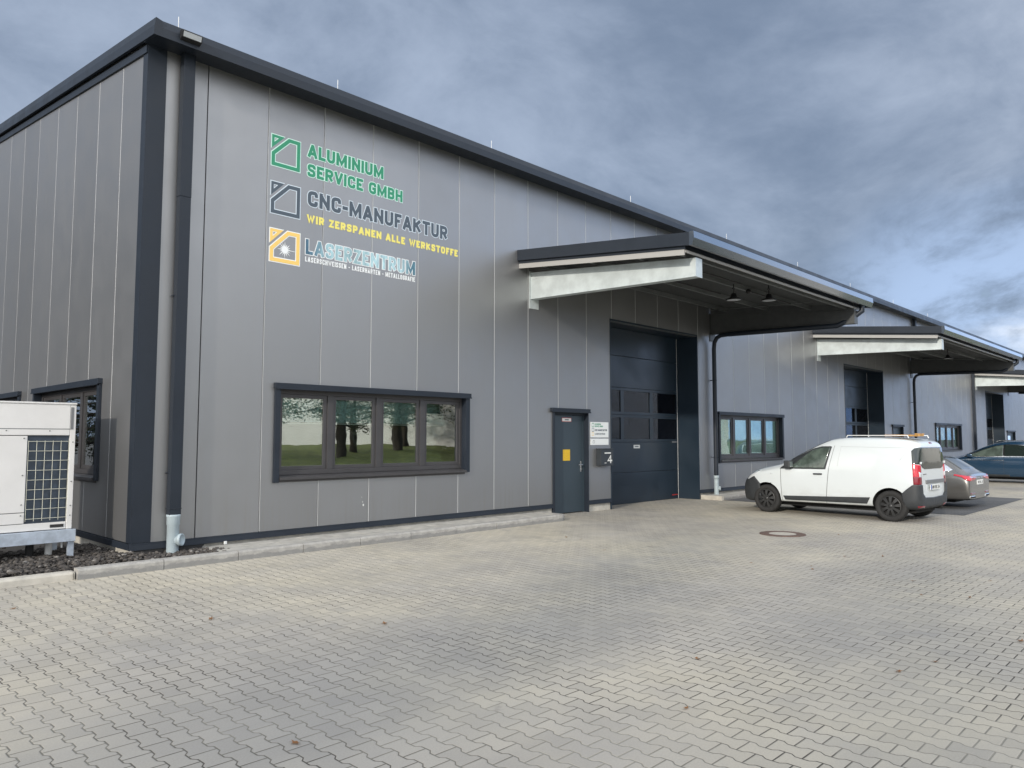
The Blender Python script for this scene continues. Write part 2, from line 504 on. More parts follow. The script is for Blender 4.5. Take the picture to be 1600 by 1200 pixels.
# ------------------------------------------------------------------ mesh helpers
class MB:
    """collects shapes and links them as ONE mesh object"""
    def __init__(self):
        self.b = bmesh.new()
        self.mats = []

    def _mi(self, m_):
        if m_ is None:
            return 0
        if m_ not in self.mats:
            self.mats.append(m_)
        return self.mats.index(m_)

    def faces(self, vs, fs, m_=None, smooth=False):
        mi = self._mi(m_)
        v = [self.b.verts.new(p) for p in vs]
        out = []
        for f in fs:
            try:
                q = self.b.faces.new([v[i] for i in f])
                q.material_index = mi
                q.smooth = smooth
                out.append(q)
            except ValueError:
                pass
        return out

    def box(self, x0, x1, y0, y1, z0, z1, m_=None, bev=0.0):
        x0, x1 = sorted((x0, x1)); y0, y1 = sorted((y0, y1)); z0, z1 = sorted((z0, z1))
        vs = [(x, y, z) for z in (z0, z1) for y in (y0, y1) for x in (x0, x1)]
        fs = [(0, 2, 3, 1), (4, 5, 7, 6), (0, 1, 5, 4), (2, 6, 7, 3), (0, 4, 6, 2), (1, 3, 7, 5)]
        fc = self.faces(vs, fs, m_)
        if bev > 0:
            es = list({e for f in fc for e in f.edges})
            mi = self._mi(m_)
            r = bmesh.ops.bevel(self.b, geom=es, offset=bev, segments=2, profile=0.6, affect='EDGES')
            for f in r['faces']:
                f.material_index = mi
        return self

    def prism(self, poly, axis, a, b_, m_=None, smooth=False):
        """poly: 2D outline; axis 'x': (y,z) 'y': (x,z) 'z': (x,y)"""
        def P(q, s):
            return {'x': (s, q[0], q[1]), 'y': (q[0], s, q[1]), 'z': (q[0], q[1], s)}[axis]
        n = len(poly)
        vs = [P(q, a) for q in poly] + [P(q, b_) for q in poly]
        fs = [tuple(range(n)), tuple(range(2*n-1, n-1, -1))]
        fs += [(i, i+n, (i+1) % n+n, (i+1) % n) for i in range(n)]
        self.faces(vs, fs, m_, smooth)
        return self

    def tube(self, pts, r, m_=None, seg=12, cap=True, smooth=True, radii=None):
        pts = [Vector(p) for p in pts]
        rings = []
        prev = None
        for i, p in enumerate(pts):
            if i == 0:
                d = pts[1]-p
            elif i == len(pts)-1:
                d = p-pts[i-1]
            else:
                d = (pts[i+1]-p).normalized()+(p-pts[i-1]).normalized()
            d.normalize()
            if prev is None:
                a = d.orthogonal().normalized()
            else:
                a = prev - d*prev.dot(d)
                a = a.normalized() if a.length > 1e-6 else d.orthogonal().normalized()
            prev = a
            c = d.cross(a)
            rr = radii[i] if radii else r
            rings.append([p+a*cos(2*pi*k/seg)*rr+c*sin(2*pi*k/seg)*rr for k in range(seg)])
        vs = [q for g in rings for q in g]
        fs = []
        for i in range(len(rings)-1):
            for k in range(seg):
                k2 = (k+1) % seg
                fs.append((i*seg+k, i*seg+k2, (i+1)*seg+k2, (i+1)*seg+k))
        self.faces(vs, fs, m_, smooth)
        if cap:
            self.faces(rings[0], [tuple(range(seg))[::-1]], m_)
            self.faces(rings[-1], [tuple(range(seg))], m_)
        return self

    def lathe(self, prof, origin, axis, m_=None, seg=32, smooth=True):
        """prof: (radius, distance along axis)"""
        ax = Vector(axis).normalized()
        a = ax.orthogonal().normalized()
        c = ax.cross(a)
        o = Vector(origin)
        vs = []
        for r, h in prof:
            for k in range(seg):
                th = 2*pi*k/seg
                vs.append(o+ax*h+a*cos(th)*r+c*sin(th)*r)
        fs = []
        for i in range(len(prof)-1):
            for k in range(seg):
                k2 = (k+1) % seg
                fs.append((i*seg+k, i*seg+k2, (i+1)*seg+k2, (i+1)*seg+k))
        self.faces(vs, fs, m_, smooth)
        return self

    def xf(self, mx):
        self.b.transform(mx)
        return self

    def build(self, name, m_=None, parent=None, recalc=True):
        if recalc:
            bmesh.ops.recalc_face_normals(self.b, faces=self.b.faces)
        me = bpy.data.meshes.new(name)
        self.b.to_mesh(me)
        self.b.free()
        ms = self.mats or [m_]
        for q in ms:
            me.materials.append(MATS[q] if isinstance(q, str) else q)
        o = bpy.data.objects.new(name, me)
        COL.objects.link(o)
        if parent:
            o.parent = parent
        return o


def tag(o, label=None, cat=None, group=None, kind=None):
    for k, v in (('label', label), ('category', cat), ('group', group), ('kind', kind)):
        if v:
            o[k] = v
    return o


def empty(name, loc=(0, 0, 0), rz=0.0, label=None, cat=None, group=None):
    o = bpy.data.objects.new(name, None)
    o.location = loc
    o.rotation_euler = (0, 0, rz)
    o.empty_display_size = 0.3
    COL.objects.link(o)
    return tag(o, label, cat, group)


def copy_tree(o, parent=None):
    c = o.copy()
    COL.objects.link(c)
    if parent:
        c.parent = parent
    for ch in list(o.children):
        copy_tree(ch, c)
    return c


# ------------------------------------------------------------------ ground
def sheet(name, x0, x1, y0, y1, z, m_, hole=None):
    b = MB()
    b.faces([(x0, y0, z), (x1, y0, z), (x1, y1, z), (x0, y1, z)], [(0, 1, 2, 3)])
    o = b.build(name, m_, recalc=False)
    return tag(o, kind='structure')


sheet('ground', -900, 900, -900, 900, -0.06, 'asphalt')
tag(sheet('paving', -60, 130, -26, 0.9, 0.0, 'paver_stone'), kind='structure')
sheet('parking_bay', 15.0, 21.4, -6.38, -0.6, 0.005, 'dark_paver_stone')
# lawn opposite, gently rising (mirrored in the panes)
b = MB()
nx, ny = 30, 12
vs = []
for j in range(ny+1):
    for i in range(nx+1):
        x = -60+200*i/nx
        y = -26-50*j/ny
        t_ = min(1, j/4.5)
        vs.append((x, y, 0.02+0.95*t_*t_*(3-2*t_)+0.12*sin(x*0.21)*t_))
fs = [(j*(nx+1)+i, (j+1)*(nx+1)+i, (j+1)*(nx+1)+i+1, j*(nx+1)+i+1) for j in range(ny) for i in range(nx)]
b.faces(vs, fs, None, True)
tag(b.build('lawn', 'grass'), kind='structure')

# kerb: one metre stones with open joints
b = MB()


def kerb_run(b, x0, x1, y0, y1, top, m_, step=1.0, off=0.0):
    x = x0
    k = 0
    while x < x1-0.02:
        xe = min(x+step, x1)
        dy = random.uniform(-0.006, 0.006)
        dz = random.uniform(-0.004, 0.004)
        prof = [(y0+dy, -0.1), (y0+dy, top-0.025+dz), (y0+dy+0.010, top-0.008+dz), (y0+dy+0.028, top+dz), (y1, top+dz), (y1, -0.1)]
        b.prism(prof, 'x', x+0.004, xe-0.004, m_)
        x = xe


kerb_run(b, -0.87, 7.95, -0.81, -0.66, 0.13, 'concrete_kerb')
# rounded end of the kerb
arc = [(7.955, -0.81), (8.05, -0.80), (8.14, -0.76), (8.18, -0.70), (8.19, -0.60), (8.19, -0.02), (8.04, -0.02), (8.04, -0.66), (7.955, -0.66)]
b.prism(arc, 'z', -0.1, 0.128, 'concrete_kerb')
kerb_run(b, -6.9, -0.88, -0.76, -0.60, 0.092, 'kerb_beige')
kerb_run(b, 15.05, 24.9, -0.62, -0.47, 0.115, 'concrete_kerb')
b.box(14.90, 15.04, -0.62, 0.02, -0.1, 0.118, 'kerb_beige', 0.012)
kerb_run(b, 34.0, 46.0, -0.62, -0.47, 0.115, 'concrete_kerb')
tag(b.build('kerb'), kind='structure')
b = MB()
x = 0.95
while x < 8.0:
    b.box(x+0.003, min(x+0.5, 8.03)-0.003, -0.655, -0.33, 0.0, 0.124+random.uniform(-0.003, 0.003), None, 0.004)
    b.box(x+0.003, min(x+0.5, 8.03)-0.003, -0.324, -0.03, 0.0, 0.124+random.uniform(-0.003, 0.003), None, 0.004)
    x += 0.5
x = 15.05
while x < 24.8:
    b.box(x+0.003, min(x+0.5, 24.9)-0.003, -0.465, -0.03, 0.0, 0.112+random.uniform(-0.003, 0.003), None, 0.004)
    x += 0.5
tag(b.build('paved_strip', 'concrete_slab'), kind='structure')
# gravel bed round the corner
b = MB()
b.faces([(-6.9, -0.6, 0.05), (0.0, -0.66, 0.05), (0.0, 30, 0.05), (-6.9, 30, 0.05)], [(0, 1, 2, 3)])
b.faces([(0.0, -0.66, 0.05), (1.1, -0.66, 0.05), (1.1, 0.0, 0.05), (0.0, 0.0, 0.05)], [(0, 1, 2, 3)])
tag(b.build('gravel_ground', 'gravel_bed', recalc=False), kind='structure')
b = MB()
ico = bmesh.new()
bmesh.ops.create_icosphere(ico, subdivisions=1, radius=1.0)
IV = [v.co.copy() for v in ico.verts]
IF = [tuple(v.index for v in f.verts) for f in ico.faces]
ico.free()


def stone(b, p, r):
    sx, sy, sz = r*random.uniform(.8, 1.4), r*random.uniform(.7, 1.1), r*random.uniform(.45, .8)
    mx = Matrix.Rotation(random.uniform(0, 6.28), 3, 'Z') @ Matrix.Rotation(random.uniform(-.5, .5), 3, 'X')
    b.faces([Vector(p)+mx @ Vector((v.x*sx*random.uniform(.78, 1.15), v.y*sy*random.uniform(.78, 1.15), v.z*sz*random.uniform(.75, 1.1))) for v in IV], IF)


for i in range(8200):
    u_ = random.random()
    if u_ < 0.16:
        x, y = random.uniform(0.0, 1.25), random.uniform(-0.64, -0.02)
        if x > 0.85 and random.random() < (x-0.85)/0.4+0.1:
            continue
        if x > 0.95 and y > -0.2:
            continue
    elif u_ < 0.86:
        x, y = random.uniform(-2.6, -0.02), random.uniform(-0.56, 1.6)
    else:
        x, y = random.uniform(-6.5, -0.1), random.uniform(-0.5, 6)
    hump = 0.05*math.exp(-((x+0.1)**2+(y+0.2)**2)/0.12)
    stone(b, (x, y, 0.085+hump+0.02*sin(x*5)*sin(y*4)+random.uniform(-.015, .03)), random.choice((0.014, 0.02, 0.026, 0.034)))
g = b.build('gravel', 'gravel_stone')
tag(g, 'dark lava gravel heaped along the foot of the wall beside the heat pump', 'gravel', kind='stuff')

# ------------------------------------------------------------------ the hall
HALL = empty('industrial_hall', (0, 0, 0), 0, 'long low metal-clad hall of silver-grey panels with dark trim and cantilevered gate canopies', 'building')
XE = 78.0          # far end of the hall
ZT = 7.26          # top of the cladding at the eave
RS = 0.131         # roof slope
SEAM = [0.86, 1.84, 2.85, 3.84, 4.87, 5.89, 6.86, 7.87, 8.85, 9.86, 10.84, 11.84, 12.84, 13.85, 14.86]
x = 15.87
while x < XE:
    SEAM.append(x)
    x += 1.02
SEAM = [s for s in SEAM if s < XE]
G = 0.017
OPEN = [(2.13, 6.06, 1.05, 2.47), (8.68, 9.87, -0.1, 2.27), (10.78, 14.80, -0.1, 4.52),
        (15.98, 20.05, 1.03, 2.37), (25.65, 29.95, -0.1, 4.49), (31.0, 32.35, -0.1, 2.2),
        (37.35, 41.9, 1.05, 2.36), (47.7, 52.3, -0.1, 4.45), (53.0, 55.3, -0.1, 2.1)]


def clad(b, seams, end, openings, ztop, zbot=0.26, depth=0.02):
    """panels as raised fields with grooves between them; f maps (along, out, z)"""
    edges = [0.0]+list(seams)+[end]
    for i in range(len(edges)-1):
        a = edges[i]+(G/2 if i > 0 else 0)
        c = edges[i+1]-(G/2 if i < len(edges)-2 else 0)
        xs = {a, c}
        for o in openings:
            for q in o[:2]:
                if a < q < c:
                    xs.add(q)
        xs = sorted(xs)
        for x0, x1 in zip(xs[:-1], xs[1:]):
            mid = (x0+x1)/2
            spans = [(zbot, ztop)]
            for o in openings:
                if o[0] < mid < o[1]:
                    new = []
                    for s0, s1 in spans:
                        if o[2] > s0:
                            new.append((s0, min(s1, o[2])))
                        if o[3] < s1:
                            new.append((max(s0, o[3]), s1))
                    spans = new
            for s0, s1 in spans:
                if s1-s0 > 0.01:
                    b.box(x0, x1, 0.0, 0.14, s0, s1)


b = MB()
clad(b, SEAM, XE, OPEN, ZT)
wall_front = b.build('front_wall', 'silver_panel', HALL)
# backing sheet seen in the grooves + pale panel edges
b = MB()
p = MB()
for i, s in enumerate(SEAM):
    spans = [(0.262, ZT-0.002)]
    for o in OPEN:
        if o[0]-0.02 < s < o[1]+0.02:
            new = []
            for s0, s1 in spans:
                if o[2] > s0:
                    new.append((s0, min(s1, o[2])))
                if o[3] < s1:
                    new.append((max(s0, o[3]), s1))
            spans = new
    for s0, s1 in spans:
        if s1-s0 < 0.02:
            continue
        b.box(s-G/2+0.0005, s+G/2-0.0005, 0.018, 0.10, s0, s1, 'joint_dark')
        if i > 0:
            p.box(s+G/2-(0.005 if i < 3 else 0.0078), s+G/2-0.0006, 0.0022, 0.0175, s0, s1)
b.build('groove_backing', None, HALL)
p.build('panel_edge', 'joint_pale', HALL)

# gable wall (x = 0), seams along y
GSEAM = [1.0, 2.07, 3.22, 4.34, 5.56, 6.66, 7.79, 8.92, 10.05, 11.18, 12.31, 13.44, 14.57, 15.7, 16.8]
GOPEN = [(1.50, 4.95, 1.08, 2.50), (6.12, 9.6, 1.08, 2.50)]
YE = 18.0
b = MB()
edges = [0.142]+GSEAM+[YE]
for i in range(len(edges)-1):
    a = edges[i]+(G/2 if i > 0 else 0)
    c = edges[i+1]-(G/2 if i < len(edges)-2 else 0)
    ys = {a, c}
    for o in GOPEN:
        for q in o[:2]:
            if a < q < c:
                ys.add(q)
    ys = sorted(ys)
    for y0, y1 in zip(ys[:-1], ys[1:]):
        mid = (y0+y1)/2
        hit = [o for o in GOPEN if o[0] < mid < o[1]]
        top0, top1 = 7.22+RS*y0, 7.22+RS*y1
        if hit:
            b.prism([(y0, 0.26), (y1, 0.26), (y1, hit[0][2]), (y0, hit[0][2])], 'x', 0.0, 0.14)
            b.prism([(y0, hit[0][3]), (y1, hit[0][3]), (y1, top1), (y0, top0)], 'x', 0.0, 0.14)
        else:
            b.prism([(y0, 0.26), (y1, 0.26), (y1, top1), (y0, top0)], 'x', 0.0, 0.14)
b.build('gable_wall', 'silver_panel_gable', HALL)
b = MB()
p = MB()
for s in GSEAM:
    hit = [o for o in GOPEN if o[0] < s < o[1]]
    for s0, s1 in ([(0.262, hit[0][2]), (hit[0][3], 7.21+RS*s)] if hit else [(0.262, 7.21+RS*s)]):
        b.box(0.018, 0.10, s-G/2+0.0005, s+G/2-0.0005, s0, s1, 'joint_dark')
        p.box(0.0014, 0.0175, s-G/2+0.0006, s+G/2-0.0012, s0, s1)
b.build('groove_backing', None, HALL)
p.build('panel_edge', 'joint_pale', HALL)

# dark corner trim
b = MB()
b.box(-0.012, 0.25, -0.012, -0.001, 0.262, ZT-0.01)
b.box(-0.012, -0.001, -0.001, 0.16, 0.262, ZT-0.01)
b.build('corner_trim', 'anthracite', HALL)
# plinth, drip flashing, shell
b = MB()
SPL = [(0.02, 8.66), (9.89, 10.76), (14.82, 25.6), (30.0, 30.95), (32.4, 47.65), (52.35, 52.95), (55.35, XE)]
for a, c in SPL:
    b.box(a, c, 0.03, 0.14, -0.1, 0.20)
b.box(0.03, 0.14, 0.141, YE, -0.1, 0.20)
b.build('plinth', 'concrete_plinth', HALL)
b = MB()
for a, c in SPL:
    b.prism([(-0.026, 0.165), (-0.022, 0.165), (-0.012, 0.258), (0.028, 0.258), (0.028, 0.252), (-0.016, 0.252)], 'x', (a if a > 1 else -0.03), c)
    b.box((a if a > 1 else 0.0), c, -0.018, 0.028, 0.17, 0.246)
b.box(-0.028, 0.028, 0.0, YE, 0.167, 0.250)
b.build('base_flashing', 'anthracite', HALL)
b = MB()
b.prism([(0.01, 7.30), (9.0, 7.30+RS*9.0), (YE, 7.30), (YE, 7.36), (9.0, 7.36+RS*9.0), (0.01, 7.36)], 'x', 0.02, XE, 'galvanised_dull')
b.box(0.15, XE, YE-0.15, YE, 0.0, 7.3, 'silver_panel')
b.box(XE-0.14, XE, 0.0, YE, 0.0, 7.3, 'silver_panel')
b.build('roof', None, HALL)
# eave gutter fascia with mitred corner; runs on along the verge
b = MB()
b.prism([(-0.37, 7.455), (-0.415, 7.335), (-0.42, 7.205), (-0.40, 7.205), (-0.40, 7.245), (0.0, 7.245), (0.0, 7.37), (-0.36, 7.37)], 'x', -0.07, XE+0.3)
b.build('eave_gutter', 'anthracite', HALL)
b = MB()
prof = lambda y: [(-0.065, 7.455+RS*(y+0.40)), (-0.085, 7.335+RS*(y+0.40)), (-0.085, 7.21+RS*(y+0.40)), (-0.045, 7.21+RS*(y+0.40)), (0.02, 7.26+RS*(y+0.40)), (0.02, 7.43+RS*(y+0.40))]
vs = []
ys = [-0.419, 9.0, YE]
for y in ys:
    yy = y if y <= 9 else 18-y
    vs += [(q[0], y, q[1]) for q in prof(yy)]
n = 6
fs = [tuple(range(n)), tuple(range(3*n-1, 2*n-1, -1))]
for k in range(2):
    fs += [(k*n+i, k*n+(i+1) % n, (k+1)*n+(i+1) % n, (k+1)*n+i) for i in range(n)]
b.faces(vs, fs)
# lower verge flashing against the panels
b.prism([(0.0, 7.12), (9.0, 7.12+RS*9), (9.0, 7.225+RS*9), (0.0, 7.225)], 'x', -0.03, -0.004)
b.build('verge_trim', 'anthracite', HALL)

# lightning rods
for rx in (0.32, 2.96, 6.57, 11.4, 16.25, 21.2, 26.0, 31.0, 36.0):
    b = MB()
    b.tube([(rx, -0.2, 7.37), (rx, -0.2, 7.70)], 0.006, 'joint_pale', 6)
    b.box(rx-0.02, rx+0.02, -0.23, -0.17, 7.37, 7.39, 'joint_pale')
    b.build('lightning_rod', None, HALL)
# clamp on the canopy roof line


# ------------------------------------------------------------------ windows
def window(mx, x0, x1, z0, z1, n, parent, lintel, blinds=True, inner='room_dark', curtain=False, film=None):
    """opening x0..x1, z0..z1 in wall-local coords (y inwards)"""
    W_ = MB()
    # outer flashings: jambs, sill, lintel
    W_.box(x0-0.085, x0+0.004, -0.045, 0.10, z0-0.09, z1-0.002, 'anthracite', 0.004)
    W_.box(x1-0.004, x1+0.10, -0.045, 0.10, z0-0.05, z1-0.002, 'anthracite', 0.004)
    W_.prism([(-0.075, z0-0.050), (-0.075, z0-0.012), (0.10, z0+0.018), (0.10, z0-0.02)], 'x', x0+0.008, x1-0.008, 'anthracite_frame')
    W_.box(x0+0.006, x1-0.006, -0.022, 0.012, z0-0.085, z0-0.045, 'anthracite_frame')
    W_.box(x0-0.10, x1+0.115, -0.070, 0.10, z1+0.002, z1+0.085, 'anthracite', 0.005)
    W_.box(x0-0.105, x1+0.12, -0.076, -0.0715, z1-0.012, z1+0.010, 'anthracite')
    W_.xf(mx)
    root = W_.build('window', None, parent)
    F = MB()
    fy0, fy1 = 0.085, 0.145
    fw_ = 0.075
    F.box(x0, x1, fy0, fy1, z0+0.02, z0+0.02+fw_, None, 0.004)
    F.box(x0, x1, fy0, fy1, z1-fw_, z1-0.002, None, 0.004)
    pw_ = (x1-x0)/n
    for i in range(n+1):
        xm = x0+i*pw_
        a, c = max(x0, xm-0.055), min(x1, xm+0.055)
        F.box(a, c, fy0-0.003, fy1+0.003, z0+0.02+fw_, z1-fw_, None, 0.004)
    # sashes
    for i in range(n):
        a, c = x0+i*pw_+0.057, x0+(i+1)*pw_-0.057
        zz0, zz1 = z0+0.022+fw_, z1-fw_-0.002
        for q in ((a, a+0.06, zz0, zz1), (c-0.06, c, zz0, zz1), (a+0.06, c-0.06, zz0, zz0+0.06), (a+0.06, c-0.06, zz1-0.06, zz1)):
            F.box(q[0], q[1], fy0+0.018, fy1+0.012, q[2], q[3], None, 0.003)
    F.xf(mx)
    F.build('window_frame', 'anthracite_frame', root)
    for i in range(n):
        a, c = x0+i*pw_+0.117, x0+(i+1)*pw_-0.117
        zz0, zz1 = z0+0.082+fw_, z1-fw_-0.062
        P = MB()
        P.box(a-0.004, c+0.004, 0.122, 0.130, zz0-0.004, zz1+0.004)
        P.xf(mx)
        P.build('pane', 'window_glass_clear' if (inner == 'room_pale' or curtain) else 'window_glass', root)
        if blinds:
            B = MB()
            zb = z0+0.87 if blinds is True else blinds
            z = zz1
            while z > zb+0.02:
                B.faces([(a-0.02, 0.160, z-0.0225), (c+0.02, 0.160, z-0.0225), (c+0.02, 0.170, z), (a-0.02, 0.170, z)], [(0, 1, 2, 3)], 'blind_slat')
                z -= 0.024
            B.box(a-0.02, c+0.02, 0.162, 0.188, zb-0.012, zb+0.010, 'blind_rail')
            B.xf(mx)
            B.build('blind', None, root, recalc=False)
        if curtain:
            B = MB()
            k = 14
            pts = [(a-0.03+(c-a+0.06)*j/(k*2), 0.20+0.03*(j % 2)+random.uniform(-.008, .008)) for j in range(2*k+1)]
            vs = [(q[0], q[1], zz0-0.03) for q in pts]+[(q[0], q[1], zz1+0.03) for q in pts]
            m2 = len(pts)
            B.faces(vs, [(j, j+1, m2+j+1, m2+j) for j in range(m2-1)], 'curtain')
            B.xf(mx)
            B.build('curtain', None, root, recalc=False)
    # the room behind: an open box
    R_ = MB()
    d0, d1 = 0.16, 3.2
    vs = [(x0-0.3, d0, 0.3), (x1+0.3, d0, 0.3), (x1+0.3, d0, 2.75), (x0-0.3, d0, 2.75), (x0-0.3, d1, 0.3), (x1+0.3, d1, 0.3), (x1+0.3, d1, 2.75), (x0-0.3, d1, 2.75)]
    R_.faces(vs, [(4, 5, 6, 7), (0, 1, 5, 4), (1, 2, 6, 5), (2, 3, 7, 6), (3, 0, 4, 7)], inner)
    if inner == 'room_pale':
        R_.box(x0+1.15, x0+1.3, 1.2, 1.32, 1.62, 1.74, 'warm_shade')
        R_.box(x0+1.75, x0+1.95, 1.4, 1.5, 1.68, 1.76, 'warm_shade')
        for xx in (x0+0.6, x0+2.6):
            R_.box(xx, xx+0.9, 1.0, 1.5, 2.70, 2.74, 'ceiling_lamp')
        R_.box(x0+0.3, x0+1.0, 1.6, 2.4, 0.32, 1.35, 'blind_rail')
        R_.box(x0+2.6, x0+3.3, 1.8, 2.6, 0.32, 1.30, 'blind_rail')
    R_.xf(mx)
    R_.build('room', None, root, recalc=False)
    return root


I4 = Matrix.Identity(4)
window(I4, 2.13, 6.06, 1.08, 2.465, 4, HALL, True, blinds=1.925)
window(I4, 15.98, 20.05, 1.06, 2.37, 4, HALL, True, blinds=False, inner='room_pale')
window(I4, 37.35, 41.9, 1.08, 2.36, 4, HALL, True, blinds=False, curtain=True)
GM = Matrix(((0, 1, 0, 0), (-1, 0, 0, 0), (0, 0, 1, 0), (0, 0, 0, 1)))
window(GM, -4.95, -1.50, 1.10, 2.495, 3, HALL, True, blinds=1.93)
window(GM, -9.6, -6.12, 1.10, 2.495, 3, HALL, True, blinds=1.93)


# ------------------------------------------------------------------ doors and gates
def door(x0, x1, z1, leafz=0.02, glazed=False):
    D = MB()
    D.box(x0-0.05, x0+0.004, -0.03, 0.13, 0.0, z1, 'anthracite', 0.004)
    D.box(x1-0.004, x1+0.02, -0.03, 0.13, 0.0, z1, 'anthracite', 0.004)
    D.box(x0-0.12, x1+0.05, -0.065, 0.12, z1+0.004, z1+0.085, 'anthracite', 0.005)
    D.box(x0-0.13, x1+0.06, -0.072, -0.0665, z1-0.008, z1+0.018, 'anthracite')
    D.box(x0+0.005, x1-0.005, 0.06, 0.13, z1-0.06, z1-0.001, 'anthracite')
    root = D.build('door', None, HALL)
    L = MB()
    a, c = x0+0.05, x1-0.05
    L.box(a, c, 0.105, 0.15, leafz, z1-0.065, 'door_paint', 0.003)
    L.box(x0+0.006, a-0.004, 0.09, 0.15, 0.0, z1-0.062, 'door_paint')
    L.box(c+0.004, x1-0.006, 0.09, 0.15, 0.0, z1-0.062, 'door_paint')
    L.build('door_leaf', None, root)
    H = MB()
    hx = c-0.07
    H.box(hx-0.018, hx+0.018, 0.094, 0.1045, 0.92, 1.16, None, 0.004)
    H.tube([(hx, 0.10, 1.08), (hx, 0.045, 1.08)], 0.010, None, 10)
    H.tube([(hx+0.004, 0.048, 1.08), (hx-0.125, 0.048, 1.08)], 0.011, None, 10)
    H.tube([(hx, 0.10, 0.975), (hx, 0.078, 0.975)], 0.016, None, 12)
    H.build('door_handle', 'steel', root)
    return root


d1 = door(8.70, 9.87, 2.265)
d2 = door(31.0, 32.35, 2.2)
d3 = door(53.0, 55.3, 2.1)
b = MB()
b.box(53.5, 54.4, 0.098, 0.104, 1.0, 1.85)
b.build('pane', 'window_glass', d3)


def gate(x0, x1, z1, film=False):
    r = 0.63
    D = MB()
    # reveal of dark sheet metal
    D.box(x0-0.02, x0+0.003, -0.012, r+0.05, -0.02, z1, 'anthracite_gate')
    D.box(x1-0.003, x1+0.03, -0.012, r+0.05, -0.02, z1, 'anthracite_gate')
    D.box(x0-0.02, x1+0.03, -0.012, r+0.05, z1+0.002, z1+0.05, 'anthracite_gate')
    root = D.build('sectional_gate', None, HALL)
    secs = [(0.0, 0.80), (0.80, 1.58), (1.58, 2.29), (2.29, 2.99), (2.99, 3.81), (3.81, 4.6)]
    for k, (a, c) in enumerate(secs):
        c = min(c, z1)
        L = MB()
        if k in (2, 3):
            n = 3
            w_ = (x1-x0-0.02)/n
            L.box(x0+0.006, x1-0.006, r, r+0.045, a+0.004, a+0.075, 'anthracite_gate', 0.004)
            L.box(x0+0.006, x1-0.006, r, r+0.045, c-0.075, c-0.004, 'anthracite_gate', 0.004)
            for i in range(n+1):
                xm = x0+0.01+i*w_
                L.box(max(x0+0.006, xm-0.075), min(x1-0.006, xm+0.075), r+0.001, r+0.044, a+0.075, c-0.075, 'anthracite_gate', 0.003)
        else:
            L.box(x0+0.006, x1-0.006, r, r+0.045, a+0.004, c-0.004, 'anthracite_gate', 0.006)
            if k == 0:
                L.box(x0+0.006, x1-0.006, r+0.006, r+0.04, -0.02, 0.012, 'lamp_black')
        s = L.build('gate_section', None, root)
        if k in (2, 3):
            for i in range(3):
                xm = x0+0.01+i*w_
                P = MB()
                P.box(xm+0.07, xm+w_-0.07, r+0.018, r+0.024, a+0.07, c-0.07)
                P.build('pane', 'gate_glass', s)
                # slack film lining behind each pane
                B = MB()
                kx, kz = 10, 8
                vs = [(xm+0.06+(w_-0.12)*p_/kx, r+0.10+0.05*sin(p_*1.3+i)*cos(q_*0.8+k), a+0.06+(c-a-0.12)*q_/kz) for q_ in range(kz+1) for p_ in range(kx+1)]
                B.faces(vs, [(q_*(kx+1)+p_, q_*(kx+1)+p_+1, (q_+1)*(kx+1)+p_+1, (q_+1)*(kx+1)+p_) for q_ in range(kz) for p_ in range(kx)], 'gate_film', True)
                B.build('film', None, s, recalc=False)
    b = MB()
    b.box(x1-0.055, x1-0.045, r-0.006, r+0.0, 0.0, z1-0.02)
    b.build('guide_rail', 'joint_pale', root)
    b = MB()
    b.box(x1-0.34, x1-0.12, r-0.012, r-0.002, 1.56, 1.60)
    b.build('gate_handle', 'steel', root)
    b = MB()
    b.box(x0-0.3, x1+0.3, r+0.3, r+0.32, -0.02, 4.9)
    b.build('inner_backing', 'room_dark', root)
    return root


g1 = gate(10.78, 14.80, 4.52)
g2 = gate(25.65, 29.95, 4.49)
g3 = gate(47.7, 52.3, 4.45)


